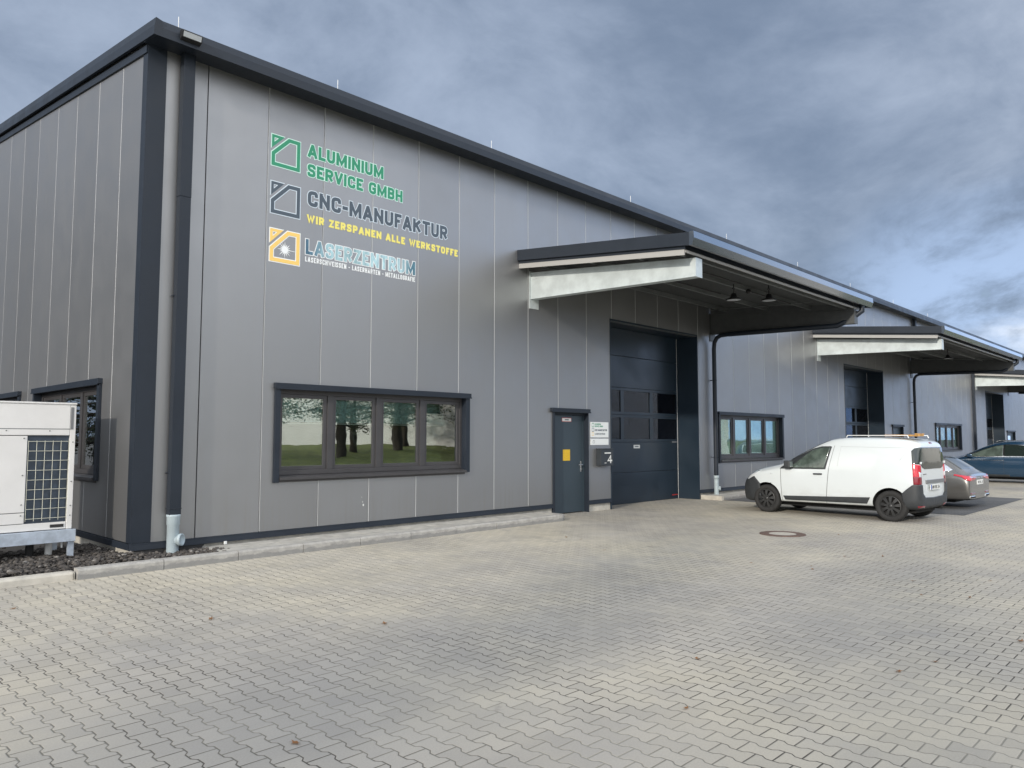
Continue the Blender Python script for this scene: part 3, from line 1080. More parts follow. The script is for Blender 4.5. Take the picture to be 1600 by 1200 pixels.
# ------------------------------------------------------------------ canopies
def canopy(x0, x1, dx=0.0):
    yo = -4.21
    zi, zo = 5.66, 5.245
    sl = (zi-zo)/4.21
    top = lambda y: zi+sl*y
    C_ = MB()
    # roof deck with side fascias
    for xa, xb in ((x0+0.003, x0+0.05), (x1-0.05, x1-0.003)):
        C_.prism([(-0.001, zi), (yo, zo), (yo+0.02, zo-0.11), (yo+0.05, zo-0.225), (-0.001, zi-0.225)], 'x', xa, xb, 'anthracite')
    C_.prism([(-0.001, zi-0.02), (yo+0.03, zo-0.02), (yo+0.03, zo-0.05), (-0.001, zi-0.05)], 'x', x0+0.051, x1-0.051, 'galvanised_dull')
    root = C_.build('gate_canopy', None, HALL)
    F = MB()
    F.prism([(yo-0.004, zo+0.014), (yo-0.012, zo-0.105), (yo+0.03, zo-0.228), (yo+0.085, zo-0.228), (yo+0.085, zo+0.014)], 'x', x0, x1)
    F.build('canopy_gutter', 'anthracite_gloss', root)
    # stepped trims below the fascia
    T = MB()
    T.prism([(-0.001, zi-0.227), (yo+0.20, top(yo+0.20)-0.227), (yo+0.20, top(yo+0.20)-0.285), (-0.001, zi-0.285)], 'x', x0+0.055, x0+0.075, 'anthracite')
    T.prism([(-0.001, zi-0.287), (yo+0.22, top(yo+0.22)-0.287), (yo+0.22, top(yo+0.22)-0.385), (-0.001, zi-0.385)], 'x', x0+0.06, x0+0.085, 'pale_strip')
    T.box(x0+0.087, x1-0.087, yo+0.21, yo+0.235, zo-0.31, zo-0.265, 'pale_strip')
    T.box(x0+0.087, x1-0.087, yo+0.2355, yo+0.245, zo-0.275, zo-0.10, 'anthracite')
    T.build('canopy_trim', None, root)
    # ribbed ceiling sheet
    U = MB()
    y0c, y1c = yo+0.24, -0.005
    n = int((x1-x0-0.2)/0.125)
    ww = (x1-x0-0.2)/n
    for k in range(n):
        xa = x0+0.1+k*ww
        q = [(xa, 0.0), (xa+ww*0.35, 0.0), (xa+ww*0.45, 0.03), (xa+ww*0.9, 0.03), (xa+ww, 0.0)]
        vs = [(u_, y1c, zi-0.24+h+sl*y1c) for u_, h in q]+[(u_, y0c, zi-0.24+h+sl*y0c) for u_, h in q]
        U.faces(vs, [(i, i+1, 6+i, 5+i) for i in range(4)])
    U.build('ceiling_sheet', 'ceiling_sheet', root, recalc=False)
    for yq in (-0.5, -1.75, -2.9, -3.8):
        P = MB()
        z = top(yq)-0.25
        P.prism([(yq-0.03, z-0.10), (yq+0.03, z-0.10), (yq+0.03, z-0.092), (yq-0.022, z-0.092), (yq-0.022, z), (yq-0.03, z)], 'x', x0+0.1, x1-0.1)
        P.build('purlin', 'galvanised_dull', root)
    # tapered steel beams
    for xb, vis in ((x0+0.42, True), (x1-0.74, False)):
        B = MB()
        zt0, zt1 = 5.235, 4.89
        zb0, zb1 = 4.66, 4.555
        yt = -4.0
        B.prism([(-0.02, zb0), (-0.02, zt0), (yt, zt1), (yt, zb1)], 'x', xb-0.006, xb+0.006)
        B.prism([(-0.02, zb0), (-0.02, zb0+0.012), (yt, zb1+0.012), (yt, zb1)], 'x', xb-0.02, xb+0.16)
        B.prism([(-0.02, zt0), (-0.02, zt0-0.012), (yt, zt1-0.012), (yt, zt1)], 'x', xb-0.02, xb+0.16)
        B.box(xb-0.02, xb+0.20, yt-0.014, yt-0.001, zb1-0.002, zt1+0.004)
        for zz_ in (0.05, 0.25):
            for xx_ in (0.03, 0.13):
                B.tube([(xb-0.015, -0.05-xx_, zt0-0.05-zz_*0.4), (xb-0.007, -0.05-xx_, zt0-0.05-zz_*0.4)], 0.012, None, 6)
        B.box(xb-0.045, xb+0.24, -0.0195, -0.003, zb0-0.20, zt0+0.03)
        B.build('canopy_beam', 'galvanised' if vis else 'beam_shaded', root)  # far beam takes the steel colour darkened for shade
    # closed side cheek above the far beam
    K = MB()
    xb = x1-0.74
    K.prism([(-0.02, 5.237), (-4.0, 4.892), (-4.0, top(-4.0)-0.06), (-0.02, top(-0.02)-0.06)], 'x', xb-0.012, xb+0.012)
    K.build('side_cheek', 'beam_shaded', root)
    # cable conduits with end boxes
    for yq, xa, xc in ((-3.35, x0+0.9, x0+3.4), (-2.2, x0+2.2, x0+4.6), (-3.0, x0+4.4, x0+6.6)):
        Q = MB()
        z = top(yq)-0.375
        Q.tube([(xa, yq, z), (xc, yq, z)], 0.016, None, 8)
        Q.lathe([(0.0, 0), (0.055, 0.01), (0.055, 0.05), (0.0, 0.06)], (xa-0.02, yq, z), (1, 0, 0), None, 10)
        Q.build('conduit', 'lamp_black', root)
    # slanting brace rod
    Q = MB()
    Q.tube([(x1-1.2, -0.3, top(-0.3)-0.36), (x1-2.3, -3.6, top(-3.6)-0.36)], 0.012, None, 6)
    Q.build('brace_rod', 'galvanised_dull', root)
    # drain pipe of the canopy gutter: down behind the fascia, back along the beam, elbow, wall pipe
    xq = x1-0.80
    D = MB()
    D.tube([(xq+0.30, yo+0.10, zo-0.2), (xq+0.30, yo+0.10, zo-0.36), (xq+0.15, yo+0.35, zo-0.58), (xq, yo+0.62, zo-0.715), (xq, -0.60, 4.60)], 0.066, None, 14)
    D.build('gutter_drain', 'anthracite', root)
    return root


def wall_pipe(px, ztop, elbow=True, zpvc=0.64, zfoot=0.08, r=0.06):
    P = MB()
    if elbow:
        P.tube([(px, -0.62, ztop-0.025), (px, -0.36, ztop-0.035), (px, -0.24, ztop-0.09), (px, -0.16, ztop-0.22), (px, -0.14, ztop-0.4)], r, None, 14)
        P.tube([(px, -0.14, ztop-0.38), (px, -0.14, zpvc-0.02)], r, None, 14)
    for z in (ztop-1.3, 1.15):
        if z > 0.9:
            P.lathe([(r+0.001, -0.014), (r+0.006, -0.014), (r+0.006, 0.014), (r+0.001, 0.014)], (px, -0.14, z), (0, 0, 1), None, 16)
            P.box(px-0.008, px+0.008, -0.14+r, -0.002, z-0.012, z+0.012)
    root = P.build('downpipe', 'anthracite', HALL)
    Q = MB()
    Q.lathe([(r+0.004, zpvc-0.10), (r+0.012, zpvc-0.10), (r+0.012, zpvc), (r+0.004, zpvc)], (px, -0.14, 0), (0, 0, 1), None, 20)
    Q.lathe([(r+0.004, zpvc-0.10), (r+0.004, zfoot-0.1)], (px, -0.14, 0), (0, 0, 1), None, 20)
    Q.lathe([(0.045, 0.0), (0.05, 0.075), (0.062, 0.076), (0.062, 0.11), (0.05, 0.112), (0.048, 0.104), (0.0, 0.104)], (px, -0.14, 0.27), (0.55, -0.8, 0.1), None, 18)
    Q.build('pipe_base', 'pvc_grey', root)
    return root


can1 = canopy(7.53, 16.30)
can2 = canopy(22.75, 34.5)
can3 = canopy(45.1, 54.5)
wall_pipe(15.50, 4.625)
wall_pipe(33.70, 4.625)
# rectangular eave downpipes
for k, (xa, zb) in enumerate(((0.435, 0.62), (34.2, 5.3), (44.55, 0.3))):
    P = MB()
    P.box(xa, xa+0.165, -0.155, -0.025, zb if k != 0 else 5.13, 7.245, None, 0.006)
    if k == 0:
        P.box(xa+0.003, xa+0.162, -0.152, -0.028, zb, 5.128, None, 0.006)
        P.box(xa-0.002, xa+0.167, -0.157, -0.023, 0.70, 0.715, None, 0.003)
    for z in (1.2, 3.7):
        if z > zb:
            P.tube([(xa-0.02, -0.03, z), (xa, -0.06, z)], 0.012, None, 6)
    root = P.build('downpipe', 'anthracite', HALL)
    if k == 0:
        px, py = xa+0.083, -0.09
        Q = MB()
        Q.lathe([(0.083, 0.625), (0.094, 0.625), (0.094, 0.60), (0.088, 0.59), (0.088, 0.485), (0.080, 0.475), (0.080, 0.02)], (px, py, 0), (0, 0, 1), None, 28)
        Q.lathe([(0.0, 0.618), (0.086, 0.618)], (px, py, 0), (0, 0, 1), None, 28)
        Q.lathe([(0.07, 0.0), (0.07, 0.085), (0.085, 0.087), (0.085, 0.125), (0.072, 0.13), (0.066, 0.118), (0.0, 0.118)], (px+0.01, py, 0.27), (0.62, -0.75, 0.05), None, 24)
        Q.build('pipe_base', 'pvc_grey', root)
# black dimpled drainage sheet showing at the corner foot
b = MB()
b.prism([(0.05, 0.05), (0.48, 0.05), (0.95, 0.10), (1.0, 0.165), (0.05, 0.19)], 'y', -0.012, 0.025)
b.build('drainage_sheet', 'vent_black', HALL)
b = MB()
for q in ((3.72, 0.60, .009), (3.735, 0.55, .016), (3.70, 0.68, .006)):
    b.prism([(q[0]+cos(k)*q[2]*random.uniform(.5, 1), q[1]+sin(k)*q[2]*random.uniform(.7, 1.5)) for k in (0, .8, 1.6, 2.4, 3.1, 3.9, 4.7, 5.5)], 'y', -0.003, 0.001)
b.build('bird_droppings', 'joint_pale', HALL)
# small bracket foot in front of the flashing
b = MB()
b.box(1.28, 1.32, -0.05, -0.027, 0.13, 0.175, None, 0.004)
b.build('wall_bracket', 'joint_pale', HALL)


# ------------------------------------------------------------------ lettering: bold condensed capitals drawn as strokes
R1 = 0.34
GLY = {
 'A': (0.68, [[(0, 0), (.46, 1), (.54, 1), (1, 0)], [(.2, .25), (.8, .25)]]),
 'B': (0.60, [[(0, .51), (0, 1), (1, 1, R1*.8), (.96, .51, R1*.8), (0, .51)], [(0, .51), (1, .51, R1*.8), (1, 0, R1*.8), (0, 0), (0, .51)]]),
 'C': (0.62, [[(1, .70), (1, 1, R1), (0, 1, R1), (0, 0, R1), (1, 0, R1), (1, .30)]]),
 'D': (0.62, [[(0, 0), (0, 1), (1, 1, R1), (1, 0, R1), (0, 0), 'c']]),
 'E': (0.54, [[(1, 1), (0, 1), (0, 0), (1, 0)], [(0, .51), (.88, .51)]]),
 'F': (0.52, [[(1, 1), (0, 1), (0, 0)], [(0, .49), (.88, .49)]]),
 'G': (0.62, [[(1, .72), (1, 1, R1), (0, 1, R1), (0, 0, R1), (1, 0, R1*.7), (1, .47), (.52, .47)]]),
 'H': (0.63, [[(0, 0), (0, 1)], [(1, 0), (1, 1)], [(0, .5), (1, .5)]]),
 'I': (0.20, [[(.5, 0), (.5, 1)]]),
 'K': (0.64, [[(0, 0), (0, 1)], [(1, 1), (.06, .42)], [(.34, .58), (1, 0)]]),
 'L': (0.52, [[(0, 1), (0, 0), (1, 0)]]),
 'M': (0.82, [[(0, 0), (0, 1)], [(1, 0), (1, 1)], [(.03, .97), (.5, .12), (.97, .97)]]),
 'N': (0.66, [[(0, 0), (0, 1)], [(1, 0), (1, 1)], [(.05, .93), (.95, .07)]]),
 'O': (0.64, [[(0, .5), (0, 1, R1), (1, 1, R1), (1, 0, R1), (0, 0, R1), (0, .5), 'c']]),
 'P': (0.61, [[(0, 0), (0, 1), (1, 1, R1*.8), (1, .44, R1*.8), (0, .44)]]),
 'R': (0.62, [[(0, 0), (0, 1), (1, 1, R1*.8), (.98, .46, R1*.8), (0, .46)], [(.48, .46), (1, 0)]]),
 'S': (0.60, [[(1, .74), (1, 1, R1), (0, 1, R1), (0, .56, R1*.7), (1, .46, R1*.7), (1, 0, R1), (0, 0, R1), (0, .26)]]),
 'T': (0.60, [[(0, 1), (1, 1)], [(.5, 1), (.5, 0)]]),
 'U': (0.62, [[(0, 1), (0, 0, R1), (1, 0, R1), (1, 1)]]),
 'V': (0.66, [[(0, 1), (.46, 0), (.54, 0), (1, 1)]]),
 'W': (0.90, [[(0, 1), (.25, 0), (.5, .88), (.75, 0), (1, 1)]]),
 'X': (0.62, [[(0, 0), (1, 1)], [(0, 1), (1, 0)]]),
 'Z': (0.58, [[(0, 1), (1, 1), (0, 0), (1, 0)]]),
 '-': (0.36, [[(0, .42), (1, .42)]]),
 '.': (0.20, [[(.5, .45), (.5, .6)]]),
 '1': (0.36, [[(0, .82), (1, 1), (1, 0)]]),
 '3': (0.58, [[(0, .78), (0, 1, R1*.8), (1, 1, R1*.8), (.96, .52, R1*.7), (.35, .52)], [(.35, .52), (1, .52, R1*.7), (1, 0, R1*.8), (0, 0, R1*.8), (0, .22)]]),
 '4': (0.62, [[(.72, 0), (.72, 1), (0, .28), (1, .28)]]),
 '6': (0.60, [[(.95, .9), (.6, 1, .1), (0, .8, R1), (0, 0, R1), (1, 0, R1), (1, .56, R1), (.05, .56)]]),
}


def round_path(pts, sx, sz):
    out = []
    closed = pts[-1] == 'c'
    if closed:
        pts = pts[:-1]
    n = len(pts)
    P2 = [(p_[0]*sx, p_[1]*sz) for p_ in pts]
    for i, p_ in enumerate(pts):
        if len(p_) == 3 and 0 < i < n-1:
            r = p_[2]
            a, c, d = Vector(P2[i-1]), Vector(P2[i]), Vector(P2[i+1])
            la, ld = (a-c).length, (d-c).length
            r = min(r, la*0.5, ld*0.5)
            q0, q1 = c+(a-c).normalized()*r, c+(d-c).normalized()*r
            for k in range(6):
                t = k/5
                out.append(q0*(1-t)**2+c*2*t*(1-t)+q1*t*t)
        else:
            out.append(Vector(P2[i]))
    res = []
    for q in out:
        if not res or (q-res[-1]).length > 1e-5:
            res.append(q)
    if closed and (res[0]-res[-1]).length < 1e-5:
        res.pop()
    return res, closed


def stroke(b, path, closed, t, ext, fx, y, thick, m_, H_=1.0):
    n = len(path)
    L_, R_ = [], []
    for i in range(n):
        pv = path[i-1] if (i > 0 or closed) else None
        nx_ = path[(i+1) % n] if (i < n-1 or closed) else None
        p_ = path[i].copy()
        if pv is None:
            d = (nx_-p_).normalized()
            p_ = p_-d*ext
            nrm = Vector((-d.y, d.x))
            k = 1
        elif nx_ is None:
            d = (p_-pv).normalized()
            p_ = p_+d*ext
            nrm = Vector((-d.y, d.x))
            k = 1
        else:
            d0, d1_ = (p_-pv).normalized(), (nx_-p_).normalized()
            n0, n1_ = Vector((-d0.y, d0.x)), Vector((-d1_.y, d1_.x))
            nrm = n0+n1_
            if nrm.length < 1e-4:
                nrm = n0
            nrm.normalize()
            k = min(1.0/max(0.2, nrm.dot(n0)), 1.75)
        L_.append(p_+nrm*t*0.5*k)
        R_.append(p_-nrm*t*0.5*k)
    vs = []
    for yy in (y, y+thick):
        for k_, q in enumerate(L_+R_):
            X, Z = fx(q.x, q.y)
            vs.append((X, yy+(k_ % n)*min(3.5e-5, H_*2e-4), Z))
    m2 = 2*n
    fs = []
    rng_ = n if closed else n-1
    for i in range(rng_):
        j = (i+1) % n
        fs.append((i, j, n+j, n+i))
        fs.append((m2+i, m2+n+i, m2+n+j, m2+j))
        fs.append((i, m2+i, m2+j, j))
        fs.append((n+i, n+j, m2+n+j, m2+n+i))
    if not closed:
        fs += [(0, n, m2+n, m2), (n-1, m2+n-1, m2+2*n-1, 2*n-1)]
    b.faces(vs, fs, m_)


def text_mesh(txt, x0, x1, z0, z1, y, m_, name, parent, wt=0.2, grow=0.0, thick=0.0012, gap=0.12, rot=None):
    """capitals fitted to the rectangle; wt = stroke weight, grow = rim width, both in cap heights"""
    if ' ' in txt:
        tot_ = sum(0.30 if ch == ' ' else GLY[{'\u00c4': 'A', '\u00dc': 'U'}.get(ch, ch)][0] for ch in txt)+gap*(len(txt)-1)
        kx_ = (x1-x0)/tot_
        xx, first_ = 0.0, None
        for wd_ in txt.split(' '):
            ww_ = sum(GLY[{'\u00c4': 'A', '\u00dc': 'U'}.get(ch, ch)][0] for ch in wd_)+gap*(len(wd_)-1)
            o = text_mesh(wd_, x0+xx*kx_, x0+(xx+ww_)*kx_, z0, z1, y, m_, name, parent, wt, grow, thick, gap, rot)
            first_ = first_ or o
            xx += ww_+0.30+2*gap
        return first_
    wid = []
    for ch in txt:
        base = {'\u00c4': 'A', '\u00dc': 'U'}.get(ch, ch)
        wid.append(0.30 if ch == ' ' else GLY[base][0])
    tot = sum(wid)+gap*(len(txt)-1)
    H = z1-z0
    kx = (x1-x0)/tot
    b = MB()
    x = 0.0
    for i, ch in enumerate(txt):
        if ch != ' ':
            uml = ch in '\u00c4\u00dc'
            base = {'\u00c4': 'A', '\u00dc': 'U'}.get(ch, ch)
            w_, strokes = GLY[base]
            hh = 0.80 if uml else 1.0
            asp = kx/H
            sx, sz = w_*asp-wt, hh-wt
            if sx < 0.02:
                sx = 0.0001
            for si, st0 in enumerate(strokes):
                path, cl_ = round_path(st0, sx, sz)
                yy = y+(i % 2)*min(0.0003, H*0.0015)+si*min(0.0006, H*0.003)
                ox = x*kx+x0
                stroke(b, path, cl_, wt+2*grow, wt*0.1+grow if base in 'CSG36' or (si > 0 and base in 'ABEFKR') or (si > 1 and base in 'MN') else wt*0.5+grow, lambda u, v: (ox+(u+wt*0.5)*H, z0+(v+wt*0.5)*H), yy, thick, m_, H)
            if uml:
                for u_ in (.25, .75):
                    cxx = x*kx+x0+w_*kx*u_
                    b.box(cxx-H*(.08+grow), cxx+H*(.08+grow), y, y+thick, z0+H*(.86-grow), z0+H*(1.0+grow), m_)
        x += wid[i]+gap
    o = b.build(name, None, parent)
    if rot is not None:
        o.matrix_local = rot
    return o


def emblem(x0, z0, s, m_, line, parent, name='emblem'):
    def ring(b, outer, inner, y, mm):
        n = len(outer)
        vs = [(x0+q[0]*s, y, z0+q[1]*s) for q in outer+inner]
        vs += [(q[0], y+0.0015, q[2]) for q in vs]
        fs = []
        for i in range(n):
            j = (i+1) % n
            fs += [(i, j, n+j, n+i), (2*n+i, 3*n+i, 3*n+j, 2*n+j), (i, 2*n+i, 2*n+j, j), (n+i, n+j, 3*n+j, 3*n+i)]
        b.faces(vs, fs, mm)
    b = MB()
    e = 0.028
    ring(b, [(0, 0), (1, 0), (1, 1), (0.58, 1), (0, 0.42)], [(.115, .115), (.885, .115), (.885, .885), (.627, .885), (.115, .373)], -0.0055, m_)
    ring(b, [(0, 1), (0, .56), (.44, 1)], [(.085, .915), (.085, .765), (.235, .915)], -0.0055, m_)
    ring(b, [(-e, -e), (1+e, -e), (1+e, 1+e), (.568, 1+e), (-e, .432)], [(.115+e, .115+e), (.885-e, .115+e), (.885-e, .885-e), (.627+e*.4, .885-e), (.115+e, .373-e*.4)], -0.0030, line)
    ring(b, [(-e, 1+e), (-e, .535), (.465, 1+e)], [(.085+e*.8, .915-e*.8), (.085+e*.8, .815), (.185, .915-e*.8)], -0.0030, line)
    return b.build(name, None, parent)


sg = empty('wall_lettering', (1.88, 0, 6.0), 0, 'green company lettering with emblem, topmost of the three on the wall', 'sign')
sg.location = (0, 0, 0)
emblem(1.90, 6.01, 0.50, 'vinyl_green', 'vinyl_line_green', sg)
for txt, xa, xb, za, zb in (('ALUMINIUM', 2.54, 4.06, 6.315, 6.535), ('SERVICE GMBH', 2.54, 4.49, 5.99, 6.20)):
    text_mesh(txt, xa, xb, za, zb, -0.0055, 'vinyl_green', 'lettering', sg, 0.235, gap=0.10)
    text_mesh(txt, xa, xb, za, zb, -0.0030, 'vinyl_line_green', 'lettering_outline', sg, 0.235, 0.06, gap=0.10)
sn = empty('wall_lettering', (0, 0, 0), 0, 'dark grey workshop lettering with emblem and yellow slogan line below it', 'sign')
emblem(1.905, 5.24, 0.51, 'vinyl_grey', 'vinyl_line_grey', sn)
text_mesh('CNC-MANUFAKTUR', 2.555, 5.58, 5.495, 5.755, -0.0055, 'vinyl_grey', 'lettering', sn, 0.235, gap=0.10)
text_mesh('CNC-MANUFAKTUR', 2.555, 5.58, 5.495, 5.755, -0.0030, 'vinyl_line_grey', 'lettering_outline', sn, 0.235, 0.05, gap=0.10)
text_mesh('WIR ZERSPANEN ALLE WERKSTOFFE', 2.545, 5.85, 5.215, 5.35, -0.0045, 'vinyl_yellow', 'slogan', sn, 0.27, gap=0.14)
sl_ = empty('wall_lettering', (0, 0, 0), 0, 'amber emblem with white spark beside pale blue lettering, lowest of the three on the wall', 'sign')
emblem(1.905, 4.47, 0.52, 'vinyl_amber', 'vinyl_white', sl_)
b = MB()
cx, cz = 1.905+0.26, 4.47+0.215
pts = []
for k in range(32):
    a = 2*pi*k/32
    rr = (0.135 if k % 4 == 0 else 0.115)*random.uniform(.85, 1.05) if k % 2 == 0 else 0.05
    pts.append((cx+cos(a)*rr, cz+sin(a)*rr))
b.prism(pts, 'y', -0.004, -0.002)
b.box(cx+0.04, cx+0.175, -0.0038, -0.0022, cz-0.006, cz+0.002)
b.build('spark', 'vinyl_white', sl_)
text_mesh('LASERZENTRUM', 2.535, 4.80, 4.685, 4.935, -0.0055, 'vinyl_laser', 'lettering', sl_, 0.21)
text_mesh('LASERZENTRUM', 2.535, 4.80, 4.685, 4.935, -0.0030, 'vinyl_white', 'lettering_outline', sl_, 0.21, 0.05)
text_mesh('LASERSCHWEISSEN - LASERH\u00c4RTEN - METALLOGRAFIE', 2.53, 4.80, 4.56, 4.645, -0.0045, 'vinyl_white', 'small_print', sl_, 0.20, gap=0.17)

# company plate, address plate, mailbox, stickers
cp_ = empty('company_plate', (0, 0, 0), 0, 'white company name plate beside the grey door, larger one above the mailbox', 'sign')
b = MB()
b.box(9.98, 10.66, -0.016, -0.002, 1.70, 2.06, 'sign_white', 0.003)
b.build('plate', None, cp_)


def mini_emblem(x0, z0, s, m_, parent, y):
    b = MB()
    for q in ((0, .1, 0, 1), (.9, 1, 0, 1), (.1, .9, 0, .12), (.1, .9, .88, 1)):
        b.box(x0+q[0]*s, x0+q[1]*s, y, y+0.001, z0+q[2]*s*1.1, z0+q[3]*s*1.1)
    b.build('emblem', m_, parent)


mini_emblem(10.02, 1.945, 0.08, 'vinyl_green', cp_, -0.0175)
text_mesh('ALUMINIUM', 10.13, 10.36, 1.995, 2.03, -0.0175, 'vinyl_green', 'lettering', cp_, 0.2, thick=0.001)
text_mesh('SERVICE GMBH', 10.13, 10.44, 1.945, 1.98, -0.0175, 'vinyl_green', 'lettering', cp_, 0.2, thick=0.001)
mini_emblem(10.02, 1.835, 0.08, 'vinyl_grey', cp_, -0.0175)
text_mesh('CNC-MANUFAKTUR', 10.13, 10.60, 1.85, 1.895, -0.0175, 'vinyl_grey', 'lettering', cp_, 0.2, thick=0.001)
mini_emblem(10.02, 1.745, 0.07, 'vinyl_amber', cp_, -0.0175)
text_mesh('LASERZENTRUM', 10.13, 10.52, 1.765, 1.805, -0.0175, 'ink_grey', 'lettering', cp_, 0.2, thick=0.001)
ap = empty('small_plate', (0, 0, 0), 0, 'narrow white plate between the company plate and the mailbox', 'sign')
b = MB()
b.box(9.98, 10.66, -0.016, -0.002, 1.525, 1.675, 'sign_white', 0.003)
b.lathe([(0.030, 0), (0.036, 0.0), (0.036, 0.001), (0.030, 0.001)], (10.09, -0.0172, 1.60), (0, 1, 0), 'ink_grey', 20)
b.build('plate', None, ap)
mb = empty('mailbox', (0, 0, 0), 0, 'dark grey mailbox with white number four on the wall beside the gate', 'mailbox')
b = MB()
b.box(10.20, 10.68, -0.135, -0.002, 1.04, 1.43, 'mailbox_grey', 0.008)
b.box(10.19, 10.69, -0.15, -0.002, 1.4305, 1.445, 'mailbox_grey', 0.004)
b.build('box', None, mb)
b = MB()
b.box(10.34, 10.58, -0.139, -0.1352, 1.325, 1.352)
b.build('name_slot', 'plate_white', mb)
text_mesh('4', 10.45, 10.63, 1.10, 1.29, -0.1385, 'plate_white', 'house_number', mb, 0.2)
b = MB()
b.box(10.34, 10.41, -0.138, -0.1352, 1.10, 1.115)
b.build('small_label', 'plate_white', mb)
st = empty('door_sticker', (0, 0, 0), 0, 'yellow sticker in the middle of the grey door', 'sticker')
b = MB()
b.box(9.12, 9.37, 0.102, 0.1042, 1.18, 1.43)
b.build('sticker_face', 'sticker_yellow', st)
st2 = empty('door_label', (0, 0, 0), 0, 'small white label with dark writing and red rim near top of the grey door', 'label')
b = MB()
b.box(9.09, 9.42, 0.1015, 0.1042, 2.055, 2.145, 'label_red')
b.box(9.10, 9.41, 0.1000, 0.1014, 2.065, 2.135, 'plate_white')
b.build('label_face', None, st2)
b = MB()
b.box(9.19, 9.325, 0.0985, 0.0999, 2.088, 2.112, 'ink_grey')
b.build('writing', None, st2)
st3 = empty('gate_label', (0, 0, 0), 0, 'small white label stuck on the dark sectional gate under its panes', 'label')
b = MB()
b.box(12.60, 12.88, 0.6255, 0.629, 1.42, 1.51, 'plate_white')
b.build('label_face', None, st3)
b = MB()
b.box(12.66, 12.82, 0.6238, 0.6254, 1.452, 1.478, 'ink_grey')
b.build('writing', None, st3)
st4 = empty('gate_label', (0, 0, 0), 0, 'narrow red and white strip at the bottom right corner of the gate', 'label')
b = MB()
b.box(14.42, 14.72, 0.6255, 0.629, 0.10, 0.125, 'label_red')
b.build('label_face', None, st4)

# floodlight on the eave corner
fl = empty('floodlight', (0.40, -0.42, 7.33), 0, 'flat black floodlight with white lens on the eave corner', 'lamp')
b = MB()
b.prism([(0.0, -0.07), (-0.07, -0.05), (-0.10, 0.03), (-0.09, 0.05), (0.0, 0.06)], 'x', -0.14, 0.14)
b.build('housing', 'lamp_black', fl)
b = MB()
b.prism([(-0.077, -0.045), (-0.082, -0.043), (-0.107, 0.022), (-0.101, 0.024)], 'x', -0.125, 0.125)
b.build('lens', 'white_lens', fl)
# pendant lamps under the first canopy


def pendant(loc, label):
    o = empty('pendant_lamp', loc, 0, label, 'lamp', 'pendant lamps under the canopy')
    b = MB()
    b.lathe([(0.0, 0.14), (0.05, 0.13), (0.07, 0.06), (0.10, 0.035), (0.17, 0.01), (0.175, -0.015), (0.165, -0.02), (0.15, -0.01)], (0, 0, 0), (0, 0, 1), None, 24)
    b.tube([(0, 0, 0.13), (0, 0, 0.34)], 0.012, None, 8)
    b.tube([(-0.05, 0, 0.24), (0.05, 0, 0.24)], 0.018, None, 8)
    b.build('housing', 'lamp_black', o)
    b = MB()
    b.lathe([(0.0, -0.012), (0.15, -0.008)], (0, 0, 0), (0, 0, 1), None, 24)
    b.build('lens', 'white_lens', o)
    return o


pl1 = pendant((11.0, -3.13, 4.66), 'black bell-shaped pendant lamp nearer the left beam under the first canopy')
pl2 = copy_tree(pl1)
pl2.location = (12.0, -3.45, 4.74)
pl2['label'] = 'pendant lamp further right under the first canopy, seen edge-on'
pl3 = copy_tree(pl1)
pl3.location = (27.5, -3.1, 4.66)
pl3['label'] = 'black pendant lamp under the second, farther canopy'

# ------------------------------------------------------------------ heat pump
HP = empty('heat_pump', (-0.57, 0.55, 0.1), 0, 'white outdoor heat pump unit with wire grille on a galvanised stand', 'heat pump')
# local: x to the left is negative, front face at y = 0, height from 0 (gravel) up
b = MB()
W0, W1 = -2.55, 0.0
b.box(W0, W1-0.07, 0.0, 0.76, 1.62, 2.035, 'white_unit', 0.008)          # top hood
b.box(W0-0.01, W1+0.004, -0.012, 0.775, 2.036, 2.06, 'white_unit', 0.006)    # lid
b.box(W0, W1-0.075, 0.035, 0.755, 0.40, 1.618, 'coil_dark')           # dark body behind the grille
b.box(W0, W1-0.56, 0.004, 0.034, 0.62, 1.612, 'white_unit', 0.006)    # front panel
b.box(W0, W1-0.56, 0.004, 0.034, 0.475, 0.612, 'white_unit', 0.006)
b.box(W1-0.068, W1-0.001, 0.0, 0.06, 0.37, 2.03, 'white_unit', 0.006)    # corner post
b.box(W1-0.07, W1-0.002, 0.70, 0.76, 0.37, 2.03, 'white_unit', 0.006)
b.box(W0, W1-0.072, 0.006, 0.07, 0.375, 0.468, 'white_unit', 0.006)      # base pan
b.box(W0, W1-0.072, -0.002, 0.003, 1.70, 1.71, 'galvanised_dull')
b.box(W1-0.066, W1-0.03, -0.004, -0.001, 1.70, 2.0, 'plastic_trim')
b.box(W1-0.26, W1-0.10, 0.0, 0.005, 0.40, 0.44, 'vent_black')
b.build('casing', None, HP)
b = MB()
gx0, gx1, gz0, gz1 = W1-0.545, W1-0.072, 0.50, 1.60
for i in range(6):
    x = gx0+(gx1-gx0)*i/5
    b.tube([(x, 0.012, gz0), (x, 0.012, gz1-0.05)], 0.0032, None, 6)
for j in range(9):
    z = gz0+0.03+(gz1-gz0-0.09)*j/8
    b.tube([(gx0, 0.005, z), (gx1, 0.005, z)], 0.0032, None, 6)
b.build('wire_grille', 'wire_pale', HP)
b = MB()
for (x, z) in ((W1-0.60, 1.58), (W1-0.60, 1.10), (W1-0.60, 0.72), (W1-0.60, 0.58), (W1-0.03, 1.53), (W1-0.03, 1.0), (W1-0.03, 0.68), (W1-0.03, 0.55), (W1-0.31, 1.68), (W1-0.8, 1.68)):
    b.lathe([(0.0, -0.008), (0.007, -0.008), (0.009, 0.0)], (x, 0.001, z), (0, 1, 0), None, 8)
b.build('screw', 'galvanised_dull', HP)
